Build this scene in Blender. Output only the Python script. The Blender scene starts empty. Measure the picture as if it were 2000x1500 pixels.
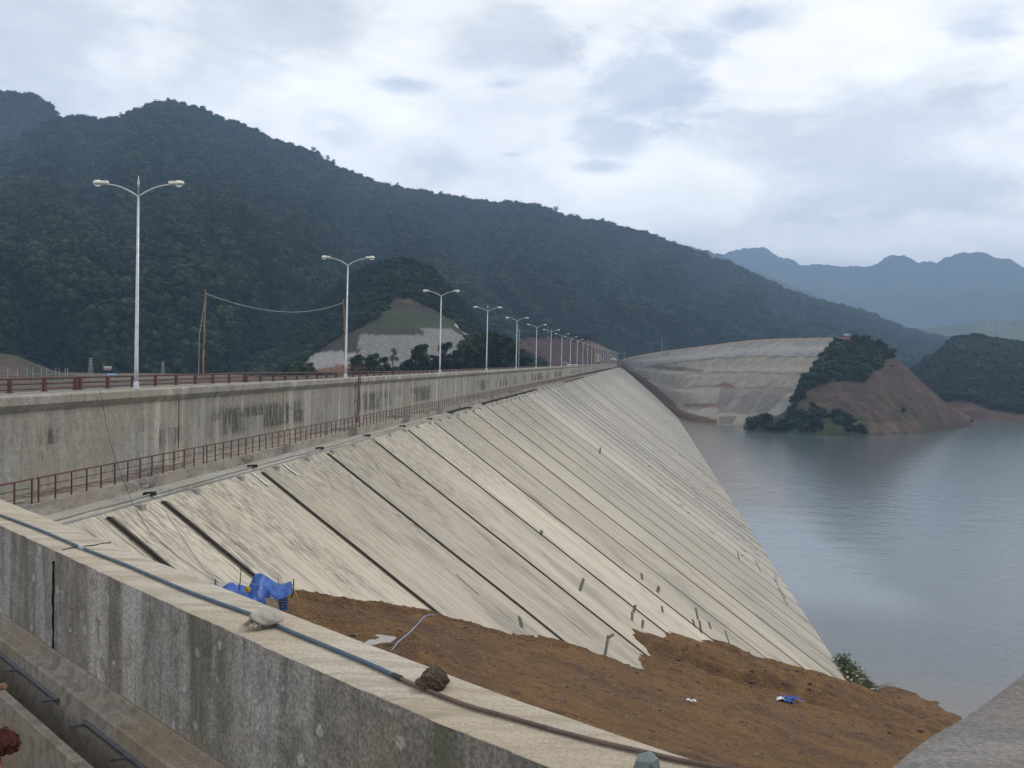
import bpy, bmesh, math, random
import numpy as np
from math import sin, cos, tan, atan, atan2, pi, radians, degrees, sqrt, hypot, exp
from mathutils import Vector, Matrix
random.seed(7); rng = np.random.default_rng(7)
sc = bpy.context.scene
COL = sc.collection

# ------------------------------------------------------------------ camera
F = 2000.; VPX, VPY = 1253, 707; RHO = radians(1.0)          # vanishing point of the dam axis (+Y)
_dx, _dy = VPX-1000, VPY-750
_xp = _dx*cos(RHO)+_dy*sin(RHO); _yp = -_dx*sin(RHO)+_dy*cos(RHO)
PIT = atan(-_yp/F); PSI = atan(_xp/F*cos(PIT))
FW = np.array([-sin(PSI)*cos(PIT), cos(PSI)*cos(PIT), -sin(PIT)])
R0 = np.array([cos(PSI), sin(PSI), 0.]); U0 = np.cross(R0, FW)
camd = bpy.data.cameras.new('camera'); cam = bpy.data.objects.new('camera', camd); COL.objects.link(cam)
camd.sensor_width = 36; camd.lens = 36*F/2000.; camd.clip_start = .05; camd.clip_end = 60000
rx = R0*cos(RHO)-(-U0)*sin(RHO)*1.0
# image x axis in world = R0 rotated: a = x cos + y sin ; b = -x sin + y cos
ex = R0*cos(RHO) + U0*sin(RHO)        # d/dx  : a=cos, b=-sin -> R0*cos - U0*(-sin)
ey = R0*sin(RHO) - U0*cos(RHO)        # d/dy (downwards)
M = Matrix(((ex[0], -ey[0], -FW[0], 0), (ex[1], -ey[1], -FW[1], 0), (ex[2], -ey[2], -FW[2], 0), (0, 0, 0, 1)))
cam.matrix_world = M
sc.camera = cam
sc.render.resolution_x, sc.render.resolution_y = 1024, 768

# ------------------------------------------------------------------ sun and view
SUN_EL, SUN_AZ = radians(52), radians(62)      # azimuth from +Y towards +X
sund = bpy.data.lights.new('sun', 'SUN'); sund.energy = 1.35; sund.angle = radians(14); sund.color = (1, .93, .82)
sun = bpy.data.objects.new('sun', sund); COL.objects.link(sun)
sv = Vector((sin(SUN_AZ)*cos(SUN_EL), cos(SUN_AZ)*cos(SUN_EL), sin(SUN_EL)))
sun.rotation_euler = sv.to_track_quat('Z', 'Y').to_euler()
sun.location = (0, 0, 60)
sc.view_settings.view_transform = 'Standard'; sc.view_settings.look = 'None'
sc.view_settings.exposure = 0.0; sc.view_settings.gamma = 1.0; sc.view_settings.use_curve_mapping = False

# ------------------------------------------------------------------ node helpers
class NT:
    def __init__(s, nt): s.nt = nt
    def n(s, t, **kw):
        nd = s.nt.nodes.new(t)
        ins = kw.pop('ins', {})
        for k, v in kw.items(): setattr(nd, k, v)
        for k, v in ins.items():
            if hasattr(v, 'is_linked') or isinstance(v, bpy.types.NodeSocket): s.nt.links.new(v, nd.inputs[k])
            else: nd.inputs[k].default_value = v
        return nd
    def math(s, op, a, b=0., c=None, clamp=False):
        nd = s.nt.nodes.new('ShaderNodeMath'); nd.operation = op; nd.use_clamp = clamp
        for i, v in enumerate([a, b] + ([c] if c is not None else [])):
            if isinstance(v, bpy.types.NodeSocket): s.nt.links.new(v, nd.inputs[i])
            else: nd.inputs[i].default_value = v
        return nd.outputs[0]
    def noise(s, vec, scale=1., detail=4., rough=.55, sv=None, dist=0.):
        if sv is not None:
            mp = s.n('ShaderNodeMapping'); s.nt.links.new(vec, mp.inputs['Vector']); mp.inputs['Scale'].default_value = sv; vec = mp.outputs[0]
        nd = s.n('ShaderNodeTexNoise'); s.nt.links.new(vec, nd.inputs['Vector'])
        nd.inputs['Scale'].default_value = scale; nd.inputs['Detail'].default_value = detail
        nd.inputs['Roughness'].default_value = rough; nd.inputs['Distortion'].default_value = dist
        return nd.outputs['Fac']
    def ramp(s, v, lo, hi, a=0., b=1.):
        nd = s.n('ShaderNodeMapRange', interpolation_type='SMOOTHSTEP')
        s.nt.links.new(v, nd.inputs[0])
        for i, x in enumerate((lo, hi, a, b)): nd.inputs[i+1].default_value = x
        return nd.outputs[0]
    def mix(s, f, a, b, mode='MIX'):
        nd = s.n('ShaderNodeMix', data_type='RGBA', blend_type=mode)
        for i, v in ((0, f), (6, a), (7, b)):
            if isinstance(v, bpy.types.NodeSocket): s.nt.links.new(v, nd.inputs[i])
            else: nd.inputs[i].default_value = (v if i == 0 else (*v, 1))
        return nd.outputs[2]
    def link(s, a, b): s.nt.links.new(a, b)

# ------------------------------------------------------------------ world: sky with a broken overcast
def px_dir(px, py):
    x, y = px-1000, py-750
    d = FW*F + ex*x + ey*y
    return d/np.linalg.norm(d)
w = bpy.data.worlds.new('World'); sc.world = w; w.use_nodes = True
nt = w.node_tree; nt.nodes.clear(); T = NT(nt)
sky = T.n('ShaderNodeTexSky', sky_type='NISHITA', sun_disc=False, sun_elevation=SUN_EL, sun_rotation=SUN_AZ)
tc = T.n('ShaderNodeTexCoord').outputs['Generated']
sep = T.n('ShaderNodeSeparateXYZ'); T.link(tc, sep.inputs[0])
zz = T.math('ADD', T.math('MAXIMUM', sep.outputs[2], 0.), .10)
cmb = T.n('ShaderNodeCombineXYZ'); T.link(T.math('DIVIDE', sep.outputs[0], zz), cmb.inputs[0]); T.link(T.math('DIVIDE', sep.outputs[1], zz), cmb.inputs[1])
plane = cmb.outputs[0]
big = T.noise(plane, .55, 7, .55, dist=.35)
med = T.noise(plane, 1.5, 8, .6, sv=(1, 1, 1), dist=.5)
fin = T.noise(tc, 7., 7, .6, sv=(1, 1, 2.4), dist=.4)
tear = T.noise(tc, 5.5, 9, .64, sv=(1, 1, 2.2), dist=.25)
puff = T.noise(tc, 4.2, 9, .58, sv=(1, 1, 1.9), dist=.25)
def blob(px, py, ang, stretch=1.0):
    d = px_dir(px, py)
    vm = T.n('ShaderNodeVectorMath', operation='SUBTRACT'); T.link(tc, vm.inputs[0]); vm.inputs[1].default_value = tuple(d)
    mp = T.n('ShaderNodeVectorMath', operation='MULTIPLY'); T.link(vm.outputs[0], mp.inputs[0]); mp.inputs[1].default_value = (1, 1, stretch)
    ln = T.n('ShaderNodeVectorMath', operation='LENGTH'); T.link(mp.outputs[0], ln.inputs[0])
    wob = T.math('ADD', ln.outputs['Value'], T.math('MULTIPLY', T.math('SUBTRACT', tear, .5), ang*4.2))
    return T.ramp(wob, ang*1.2, ang*.1)
def addall(l):
    o = l[0]
    for x in l[1:]: o = T.math('MAXIMUM', o, x)
    return o
blue = addall([blob(1270, 150, .075, 1.6), blob(1480, 40, .05, 3), blob(790, 165, .045, 4), blob(985, 165, .04, 4), blob(1200, 270, .05, 2.2), blob(1370, 95, .05, 2.5),
               blob(1900, 45, .05, 2.5), blob(1170, 325, .035, 4), blob(1000, 300, .03, 4), T.ramp(med, .66, .78)])
grey = addall([blob(540, 60, .13, 1.6), blob(60, 60, .10, 1.2), blob(660, 240, .045, 2.0), blob(880, 320, .065, 2.2), blob(1700, 240, .16, 2.2), blob(1850, 370, .16, 3.2),
               blob(1000, 90, .08, 2.5), blob(1500, 240, .09, 3.)])
grey = T.math('MULTIPLY', grey, T.ramp(fin, .25, .7, .7, 1.))
elev = sep.outputs[2]
cl_white = T.mix(T.ramp(puff, .34, .60), (.70, .715, .755), (.89, .885, .885))
cl_grey = T.mix(T.ramp(fin, .35, .65), (.42, .47, .545), (.53, .57, .63))
cc = T.mix(T.math('MULTIPLY', grey, .8), cl_white, cl_grey)
white = addall([blob(1640, 492, .10, 5.5), blob(1150, 370, .13, 3.), blob(700, 180, .10, 2.5), blob(1900, 470, .12, 5.)])
cc = T.mix(T.math('MULTIPLY', white, .7), cc, (.93, .93, .94))
mott = T.ramp(T.noise(tc, 13, 8, .62, sv=(1, 1, 2.2), dist=.3), .30, .68, .94, 1.04)
sc_ = T.n('ShaderNodeVectorMath', operation='SCALE'); T.link(cc, sc_.inputs[0]); T.link(mott, sc_.inputs['Scale']); cc = sc_.outputs[0]
# lower hemisphere stays neutral
sc2 = T.n('ShaderNodeVectorMath', operation='SCALE'); T.link(cc, sc2.inputs[0]); T.link(T.math('MULTIPLY', T.ramp(elev, .60, .18, .72, 1.0), T.ramp(elev, .42, .02, 1.62, 2.35)), sc2.inputs['Scale']); cc = sc2.outputs[0]
cc = T.mix(T.ramp(elev, -.02, -.10), cc, (.25, .28, .30))
bgc = T.n('ShaderNodeBackground'); T.link(cc, bgc.inputs[0]); bgc.inputs[1].default_value = .97
bgs = T.n('ShaderNodeBackground'); T.link(sky.outputs[0], bgs.inputs[0]); bgs.inputs[1].default_value = .15
mx = T.n('ShaderNodeMixShader'); T.link(T.math('MULTIPLY', blue, .5), mx.inputs[0]); T.link(bgc.outputs[0], mx.inputs[1]); T.link(bgs.outputs[0], mx.inputs[2])
T.link(mx.outputs[0], T.n('ShaderNodeOutputWorld').inputs[0])

# ------------------------------------------------------------------ pixel rays met with real planes (survey helpers)
def onz(px, py, z): d = px_dir(px, py); return d*(z/d[2])
def onx(px, py, x): d = px_dir(px, py); return d*(x/d[0])
def at(px, py, dist): d = px_dir(px, py); return d*(dist/hypot(d[0], d[1]))
SL_T, SL_X, SL_Z = .735, -20.9, -6.2          # upstream face: z = SL_Z - SL_T*(x-SL_X)
def slab_z(x): return SL_Z - SL_T*(x-SL_X)
def onslab(px, py): d = px_dir(px, py); return d*((SL_Z+SL_T*SL_X)/(d[2]+SL_T*d[0]))
ZW = -42.5                                    # reservoir level

# ------------------------------------------------------------------ numpy noise
def _h(ix, iy, seed):
    n = (ix.astype(np.int64)*374761393 + iy.astype(np.int64)*668265263 + seed*1442695) & 0xffffffff
    n = ((n ^ (n >> 13))*1274126177) & 0xffffffff
    return ((n ^ (n >> 16)) & 0xffff)/65535.
def vnoise(x, y, seed=0):
    x = np.asarray(x, float); y = np.asarray(y, float)
    ix = np.floor(x); iy = np.floor(y); fx = x-ix; fy = y-iy
    fx = fx*fx*(3-2*fx); fy = fy*fy*(3-2*fy)
    a = _h(ix, iy, seed); b = _h(ix+1, iy, seed); c = _h(ix, iy+1, seed); d = _h(ix+1, iy+1, seed)
    return (a*(1-fx)+b*fx)*(1-fy)+(c*(1-fx)+d*fx)*fy
def fbm(x, y, oct=4, seed=0, rough=.5):
    t = 0; a = 1; s = 0
    for o in range(oct):
        t = t+a*(vnoise(np.asarray(x)*2**o+o*17.3, np.asarray(y)*2**o+o*9.1, seed+o)*2-1); s += a; a *= rough
    return t/s

# ------------------------------------------------------------------ mesh helpers
class MB:
    def __init__(s): s.v = []; s.f = []
    def add(s, vs, fs):
        o = len(s.v); s.v += [tuple(v) for v in vs]; s.f += [tuple(i+o for i in f) for f in fs]; return s
    def box(s, c, sz, rot=None):
        hx, hy, hz = sz[0]/2, sz[1]/2, sz[2]/2
        vs = [Vector((x*hx, y*hy, z*hz)) for z in (-1, 1) for y in (-1, 1) for x in (-1, 1)]
        if rot is not None: vs = [rot @ v for v in vs]
        vs = [v+Vector(c) for v in vs]
        return s.add(vs, [(0, 2, 3, 1), (4, 5, 7, 6), (0, 1, 5, 4), (2, 6, 7, 3), (0, 4, 6, 2), (1, 3, 7, 5)])
    def bar(s, a, b, wd, hg=None, up=(0, 0, 1)):
        a, b = Vector(a), Vector(b); hg = hg or wd
        d = b-a; L = d.length; d.normalize(); u = Vector(up)
        if abs(d.dot(u)) > .98: u = Vector((1, 0, 0))
        r = d.cross(u).normalized(); u = r.cross(d)
        rot = Matrix((r, d, u)).transposed()
        return s.box((a+b)/2, (wd, L, hg), rot)
    def tube(s, path, r, n=8, cap=True):
        path = [Vector(p) for p in path]; m = len(path)
        rr = r if hasattr(r, '__len__') else [r]*m
        vs = []; prev = None
        for i, p in enumerate(path):
            d = (path[min(i+1, m-1)]-path[max(i-1, 0)]).normalized()
            if prev is None:
                u = Vector((0, 0, 1)) if abs(d.z) < .9 else Vector((1, 0, 0))
                a = d.cross(u).normalized()
            else: a = (prev-d*prev.dot(d)).normalized()
            prev = a; b = d.cross(a)
            vs += [p+(a*cos(2*pi*k/n)+b*sin(2*pi*k/n))*rr[i] for k in range(n)]
        fs = [(i*n+k, i*n+(k+1) % n, (i+1)*n+(k+1) % n, (i+1)*n+k) for i in range(m-1) for k in range(n)]
        if cap: fs += [tuple(range(n))[::-1], tuple((m-1)*n+k for k in range(n))]
        return s.add(vs, fs)
    def lathe(s, prof, c=(0, 0, 0), n=14, rot=None, sx=1, sy=1):
        c = Vector(c); vs = []
        for r, z in prof:
            for k in range(n):
                v = Vector((r*cos(2*pi*k/n)*sx, r*sin(2*pi*k/n)*sy, z))
                if rot is not None: v = rot @ v
                vs.append(v+c)
        m = len(prof)
        fs = [(i*n+k, i*n+(k+1) % n, (i+1)*n+(k+1) % n, (i+1)*n+k) for i in range(m-1) for k in range(n)]
        fs += [tuple(range(n))[::-1], tuple((m-1)*n+k for k in range(n))]
        return s.add(vs, fs)
    def mesh(s, name, smooth=False):
        me = bpy.data.meshes.new(name); me.from_pydata(s.v, [], s.f); me.update()
        if smooth: me.polygons.foreach_set('use_smooth', [True]*len(me.polygons))
        return me
    def build(s, name, mat, parent=None, smooth=False, loc=None):
        return link(name, s.mesh(name, smooth), mat, parent, loc)
def link(name, me, mat, parent=None, loc=None):
    o = bpy.data.objects.new(name, me); COL.objects.link(o)
    if mat is not None and me is not None and not me.materials: me.materials.append(mat)
    if parent is not None: o.parent = parent
    if loc is not None: o.location = loc
    return o
def tag(o, label=None, cat=None, group=None, kind=None):
    if label: o['label'] = label
    if cat: o['category'] = cat
    if group: o['group'] = group
    if kind: o['kind'] = kind
    return o
def empty(name, loc=(0, 0, 0), label=None, cat=None, group=None):
    o = bpy.data.objects.new(name, None); COL.objects.link(o); o.location = loc; o.empty_display_size = .3
    return tag(o, label, cat, group)
KIDS = {}
def kids(o): return [c for c in COL.objects if c.parent == o]
def copy_tree(o, parent=None):
    c = o.copy(); COL.objects.link(c)
    c.parent = parent
    for ch in kids(o): copy_tree(ch, c)
    return c
def grid_mesh(name, P, smooth=True, cols=None, keep=None):
    """P: (n,m,3) array -> mesh"""
    n, m = P.shape[:2]
    idx = np.arange(n*m).reshape(n, m)
    q = np.stack([idx[:-1, :-1], idx[1:, :-1], idx[1:, 1:], idx[:-1, 1:]], -1).reshape(-1, 4)
    if keep is not None: q = q[keep.reshape(-1)]
    me = bpy.data.meshes.new(name)
    me.vertices.add(n*m); me.vertices.foreach_set('co', P.reshape(-1))
    me.loops.add(len(q)*4); me.loops.foreach_set('vertex_index', q.reshape(-1))
    me.polygons.add(len(q)); me.polygons.foreach_set('loop_start', np.arange(len(q))*4)
    me.polygons.foreach_set('loop_total', np.full(len(q), 4))
    me.update(calc_edges=True); me.validate()
    me.polygons.foreach_set('use_smooth', [smooth]*len(me.polygons))
    if cols is not None:
        at_ = me.color_attributes.new('tint', 'FLOAT_COLOR', 'POINT')
        c4 = np.concatenate([cols.reshape(-1, 3), np.ones((n*m, 1))], 1)
        at_.data.foreach_set('color', c4.reshape(-1))
    return me
def sweep(path, prof, closed=True):
    """path: plan polyline; prof: (offset to the left of the path, z)"""
    P = [Vector((p[0], p[1])) for p in path]; m = len(P); k = len(prof); mb = MB(); vs = []
    for i, p in enumerate(P):
        d = (P[min(i+1, m-1)]-P[max(i-1, 0)]).normalized(); nrm = Vector((-d.y, d.x))
        for o, z in prof: q = p+nrm*o; vs.append((q.x, q.y, z))
    fs = []
    kk = k if closed else k-1
    for i in range(m-1):
        for j in range(kk):
            a = i*k+j; b = i*k+(j+1) % k
            fs.append((a, a+k, b+k, b))
    if closed: fs += [tuple(range(k)), tuple((m-1)*k+j for j in range(k))[::-1]]
    return mb.add(vs, fs)

# ------------------------------------------------------------------ materials
def newmat(name):
    m = bpy.data.materials.new(name); m.use_nodes = True; nt = m.node_tree; nt.nodes.clear(); T = NT(nt)
    out = T.n('ShaderNodeOutputMaterial'); b = T.n('ShaderNodeBsdfPrincipled'); T.link(b.outputs[0], out.inputs[0])
    return m, T, b
def bump(T, b, h, strength=.5, dist=.02):
    nd = T.n('ShaderNodeBump'); T.link(h, nd.inputs['Height']); nd.inputs['Strength'].default_value = strength; nd.inputs['Distance'].default_value = dist
    T.link(nd.outputs[0], b.inputs['Normal'])
def pos(T): return T.n('ShaderNodeNewGeometry').outputs['Position']
def simple(name, c, rough=.6, metal=0., var=.15, scale=8., bmp=0., c2=None, th=(.45, .7)):
    m, T, b = newmat(name); p = T.n('ShaderNodeTexCoord').outputs['Object']
    n = T.noise(p, scale, 5, .6)
    d = c2 or tuple(x*(1-var*1.8) for x in c)
    T.link(T.mix(T.ramp(n, *th), tuple(min(1, x*(1+var*.3)) for x in c), d), b.inputs['Base Color'])
    b.inputs['Roughness'].default_value = rough; b.inputs['Metallic'].default_value = metal
    if rough >= .7: b.inputs['Specular IOR Level'].default_value = .15
    if bmp: bump(T, b, n, bmp, .02)
    return m
def concrete(name, light, dark, yellow, run=(1, 1, .12), blocks=None, bmp=.45, mott=0., black=.0, fs=1., black_th=(.60, .72), rough=.88, moss=0., grain=.25, per_obj=0.):
    """weathered concrete; run = scale of the vector that makes streaks"""
    m, T, b = newmat(name); p = pos(T)
    big = T.noise(p, .35*fs, 5, .55)
    st = T.noise(p, 2.2*fs, 6, .6, sv=run, dist=.2)
    st2 = T.noise(p, 9.*fs, 5, .6, sv=run)
    fine = T.noise(p, 26*fs, 6, .7)
    c = T.mix(T.ramp(st, .38, .66), light, dark)
    c = T.mix(T.ramp(big, .42, .66, 0, .75), c, yellow)
    c = T.mix(T.ramp(st2, .52, .70, 0, .45), c, tuple(x*.62 for x in dark))
    if black:
        bm = T.math('MULTIPLY', T.ramp(T.noise(p, .5*fs, 4, .5, sv=(run[0], run[1], max(run[2], .5))), *black_th), T.ramp(st2, .36, .56))
        c = T.mix(T.math('MULTIPLY', bm, black), c, (.045, .042, .04))
    if blocks:
        sp_ = T.n('ShaderNodeSeparateXYZ'); T.link(p, sp_.inputs[0]); cb_ = T.n('ShaderNodeCombineXYZ')
        T.link(T.math('FLOOR', T.math('DIVIDE', sp_.outputs[1], blocks[0])), cb_.inputs[1]); T.link(T.math('FLOOR', T.math('DIVIDE', sp_.outputs[2], blocks[1])), cb_.inputs[2])
        wn = T.n('ShaderNodeTexWhiteNoise'); T.link(cb_.outputs[0], wn.inputs['Vector'])
        c = T.mix(T.ramp(wn.outputs['Value'], .2, 1., 0, .30), c, tuple(x*.72 for x in yellow))
        bandm = T.math('MULTIPLY', T.ramp(sp_.outputs[2], -4.9, -4.5), T.ramp(sp_.outputs[2], -2.9, -3.4))
        n_s = T.math('ADD', T.noise(p, .10, 3, .5, sv=(1, 1, .2)), T.math('MULTIPLY', T.math('SUBTRACT', wn.outputs['Value'], .5), .10))
        c = T.mix(T.math('MULTIPLY', T.math('MULTIPLY', T.math('MULTIPLY', T.ramp(n_s, .49, .56), bandm), T.ramp(st2, .36, .54)), .95), c, (.036, .034, .033))
    if mott:
        m1 = T.noise(p, 3.2*fs, 7, .65, dist=.3); c = T.mix(T.ramp(m1, .40, .64, 0, mott), c, tuple(x*.5 for x in dark))
        pr_ = T.math('MULTIPLY', T.ramp(T.noise(p, .9*fs, 5, .55, sv=(1, 1, .05)), .54, .64), T.ramp(m1, .34, .52)); c = T.mix(T.math('MULTIPLY', pr_, .8), c, tuple(x*1.35 for x in light))
        vo = T.n('ShaderNodeTexVoronoi'); T.link(p, vo.inputs['Vector']); vo.inputs['Scale'].default_value = 5.2
        c = T.mix(T.math('MULTIPLY', T.math('MULTIPLY', T.ramp(vo.outputs['Distance'], .24, .12), T.ramp(m1, .46, .52)), .6), c, tuple(x*1.5 for x in light))
    if moss:
        mm = T.math('MULTIPLY', T.ramp(T.noise(p, 1.1*fs, 4, .6, sv=run), .56, .70), T.ramp(fine, .35, .6))
        c = T.mix(T.math('MULTIPLY', mm, moss), c, (.10, .105, .035))
    sp = T.ramp(fine, .30, .72, 1-grain, 1+grain*.6)
    if per_obj:
        oi = T.n('ShaderNodeObjectInfo').outputs['Random']
        sp = T.math('MULTIPLY', sp, T.ramp(oi, 0, 1, 1-per_obj, 1+per_obj))
    v = T.n('ShaderNodeVectorMath', operation='SCALE'); T.link(c, v.inputs[0]); T.link(sp, v.inputs['Scale'])
    T.link(v.outputs[0], b.inputs['Base Color']); b.inputs['Roughness'].default_value = rough
    bump(T, b, T.math('ADD', T.math('MULTIPLY', fine, .4), st), bmp, .015)
    return m, T, b
def tinted(name, scale=1., amt=.3, rough=.95, run=(1, 1, 1), bstr=.6, bdist=.3, n2=None):
    """colour of the thing itself comes from its 'tint' attribute, broken by noise"""
    m, T, b = newmat(name); p = pos(T)
    a = T.n('ShaderNodeAttribute', attribute_name='tint').outputs['Color']
    n1 = T.noise(p, scale, 8, .65, sv=run); n2_ = T.noise(p, scale*6.5, 6, .65, sv=run)
    k = T.math('MULTIPLY', T.ramp(n1, .28, .72, 1-amt, 1+amt), T.ramp(n2_, .28, .72, 1-amt*.8, 1+amt*.8))
    v = T.n('ShaderNodeVectorMath', operation='SCALE'); T.link(a, v.inputs[0]); T.link(k, v.inputs['Scale'])
    T.link(v.outputs[0], b.inputs['Base Color']); b.inputs['Roughness'].default_value = rough
    b.inputs['Specular IOR Level'].default_value = .2
    bump(T, b, T.math('ADD', n1, T.math('MULTIPLY', n2_, .5)), bstr, bdist)
    return m

# face slab of the dam: streaks run down the slope (along X and Z), panels differ
def slab_material():
    m, T, b = newmat('face slab concrete'); p = pos(T)
    oi = T.n('ShaderNodeObjectInfo').outputs['Random']
    sep = T.n('ShaderNodeSeparateXYZ'); T.link(p, sep.inputs[0])
    run = (.035, 1, .035)
    st = T.noise(p, 1.1, 6, .6, sv=run, dist=.1); st2 = T.noise(p, 5., 6, .62, sv=(.03, 1, .03)); st3 = T.noise(p, 7.5, 4, .6, sv=(.045, 1, .045))
    blot = T.noise(p, .22, 6, .6, sv=(.4, 1, .4), dist=.3); fine = T.noise(p, 7., 7, .7, sv=(.16, 1, .16)); cloud = T.noise(p, .11, 4, .5, sv=(.6, 1, .6))
    c = T.mix(T.ramp(st, .36, .64), (.535, .475, .375), (.455, .408, .33))
    near = T.ramp(sep.outputs[1], 80, 240)                  # the first panels are of yellower concrete
    c = T.mix(T.math('MULTIPLY', near, .8), c, T.mix(T.ramp(st, .36, .64), (.40, .385, .345), (.30, .288, .262)))
    c = T.mix(T.ramp(cloud, .50, .66, 0, .45), c, (.47, .405, .29))
    c = T.mix(T.ramp(blot, .50, .70, 0, .6), c, (.23, .21, .175))
    c = T.mix(T.math('MULTIPLY', T.ramp(st2, .52, .64), T.ramp(T.noise(p, .3, 3, .5, sv=(.12, 1, .12)), .42, .64, .02, .6)), c, (.20, .18, .155))
    c = T.mix(T.math('MULTIPLY', T.ramp(st3, .585, .64), T.ramp(blot, .42, .60, .08, .85)), c, (.075, .068, .06))
    # dirt washed down from the top edge
    topd = T.math('MULTIPLY', T.ramp(T.math('ADD', sep.outputs[0], T.math('MULTIPLY', T.math('SUBTRACT', blot, .5), 44)), -12., -20.), T.ramp(T.noise(p, 5.5, 8, .75, sv=(.22, 1, .22)), .42, .60))
    c = T.mix(T.math('MULTIPLY', topd, .75), c, (.10, .096, .088))
    k = T.math('MULTIPLY', T.ramp(oi, 0, 1, .82, 1.10), T.ramp(fine, .3, .7, .96, 1.035))
    v = T.n('ShaderNodeVectorMath', operation='SCALE'); T.link(c, v.inputs[0]); T.link(k, v.inputs['Scale'])
    T.link(v.outputs[0], b.inputs['Base Color']); b.inputs['Roughness'].default_value = .85
    bump(T, b, fine, .15, .01)
    return m
M_slab = slab_material()
M_wall, _, _ = concrete('crest wall concrete', (.36, .34, .295), (.25, .238, .21), (.31, .28, .215), run=(1, 1, .10), black=.5, fs=1., black_th=(.64, .74), per_obj=.07, blocks=(1.32, 1.27), mott=.4, grain=.35)
M_ledge, _, _ = concrete('walkway concrete', (.36, .33, .285), (.22, .20, .17), (.30, .25, .19), run=(1, .35, 1), black=.9, black_th=(.50, .62))
M_edge, _, _ = concrete('edge beam concrete', (.38, .37, .33), (.27, .26, .235), (.33, .31, .26), run=(1, .2, 1), black=.4)
M_ftop, Tf, bf = concrete('parapet top concrete', (.50, .45, .37), (.36, .315, .245), (.40, .33, .235), run=(.22, 1.7, 1), fs=2.4, grain=.25, moss=.3, bmp=.15)
M_fside, _, _ = concrete('parapet side concrete', (.42, .405, .38), (.20, .19, .17), (.25, .225, .165), run=(1, 1, .10), fs=1.7, black=.5, black_th=(.60, .76), moss=.9, grain=.5, mott=.45)
M_trench, _, _ = concrete('trench concrete', (.30, .265, .215), (.19, .17, .145), (.26, .20, .13), run=(1, 1, 1), fs=4., moss=.5, black=.5, grain=.5, bmp=.15)
M_cop, _, _ = concrete('coping concrete', (.24, .225, .21), (.17, .16, .15), (.20, .175, .15), run=(.3, 1, 1), fs=5., grain=.4)
M_seal = simple('joint seal', (.018, .015, .015), .9, 0, .3, 3.)
M_sealb = simple('joint mortar', (.13, .105, .08), .9, 0, .3, 3.)
M_red = simple('dark red rail paint', (.085, .024, .021), .55, .0, .35, 5., c2=(.075, .03, .022))
M_galv = simple('galvanised steel', (.50, .53, .56), .42, .35, .12, 4.)
M_lampw = simple('lamp cover cream', (.74, .74, .66), .4, 0, .06, 6.)
M_lampd = simple('lamp box grey', (.22, .20, .17), .6, 0, .1, 6.)
M_rust = simple('rusty steel', (.07, .022, .018), .8, .2, .4, 14., bmp=.4, c2=(.06, .03, .022))
M_steel = simple('grey angle steel', (.17, .175, .20), .45, .6, .2, 20.)
M_dark = simple('black mesh', (.05, .045, .045), .8, 0, .2, 6.)
M_wire = simple('black wire', (.03, .03, .03), .6)
M_wireg = simple('pale wire', (.30, .33, .35), .6)

def glassm():
    m, T, b = newmat('lamp glass'); b.inputs['Base Color'].default_value = (.75, .78, .78, 1); b.inputs['Roughness'].default_value = .12
    b.inputs['Transmission Weight'].default_value = .75; b.inputs['IOR'].default_value = 1.3; return m
M_glass = glassm()

# ================================================================== LARGE STRUCTURE
# ---- earth in front of the dam: surveyed contact line and shore, plane plus smooth residuals
_pl = lambda x, y: -42.5-.386*((x-31.1)*.89+(y-146.9)*.45)
ctrl = [tuple(onslab(*q)) for q in [(200, 1078), (300, 1118), (430, 1163), (520, 1152), (575, 1152), (700, 1175), (835, 1200), (960, 1235), (1080, 1258), (1180, 1284), (1255, 1308), (1275, 1268), (1310, 1246), (1420, 1274),
                                    (1500, 1314), (1560, 1338), (1610, 1360), (1650, 1362), (1668, 1352)]]
ctrl += [(31.0, 146.9, ZW), (34.5, 139.5, ZW), (38.95, 131.4, ZW), (44, 121, ZW-.4), (52, 104, ZW-1)]
ctrl += [(x, y, _pl(x, y)) for x, y in [(0, 0), (20, 10), (5, 30), (-10, 5), (40, 60), (25, 70), (60, 100), (20, 100), (80, 60), (60, 10)]]
ctrl += [(-18, 26, -9.6), (35, 165, ZW-8), (60, 150, ZW-10)]
C_ = np.array(ctrl); R_ = C_[:, 2]-_pl(C_[:, 0], C_[:, 1])
K_ = np.hypot(C_[:, None, 0]-C_[None, :, 0], C_[:, None, 1]-C_[None, :, 1])
W_ = np.linalg.solve(K_+np.eye(len(C_))*1e-3, R_)
PUD = at(738, 1249, 1.0)
def earth_raw(x, y):
    x = np.asarray(x, float); y = np.asarray(y, float)
    r = _pl(x, y)
    for k in range(len(C_)): r = r+W_[k]*np.hypot(x-C_[k, 0], y-C_[k, 1])
    return r
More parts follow.
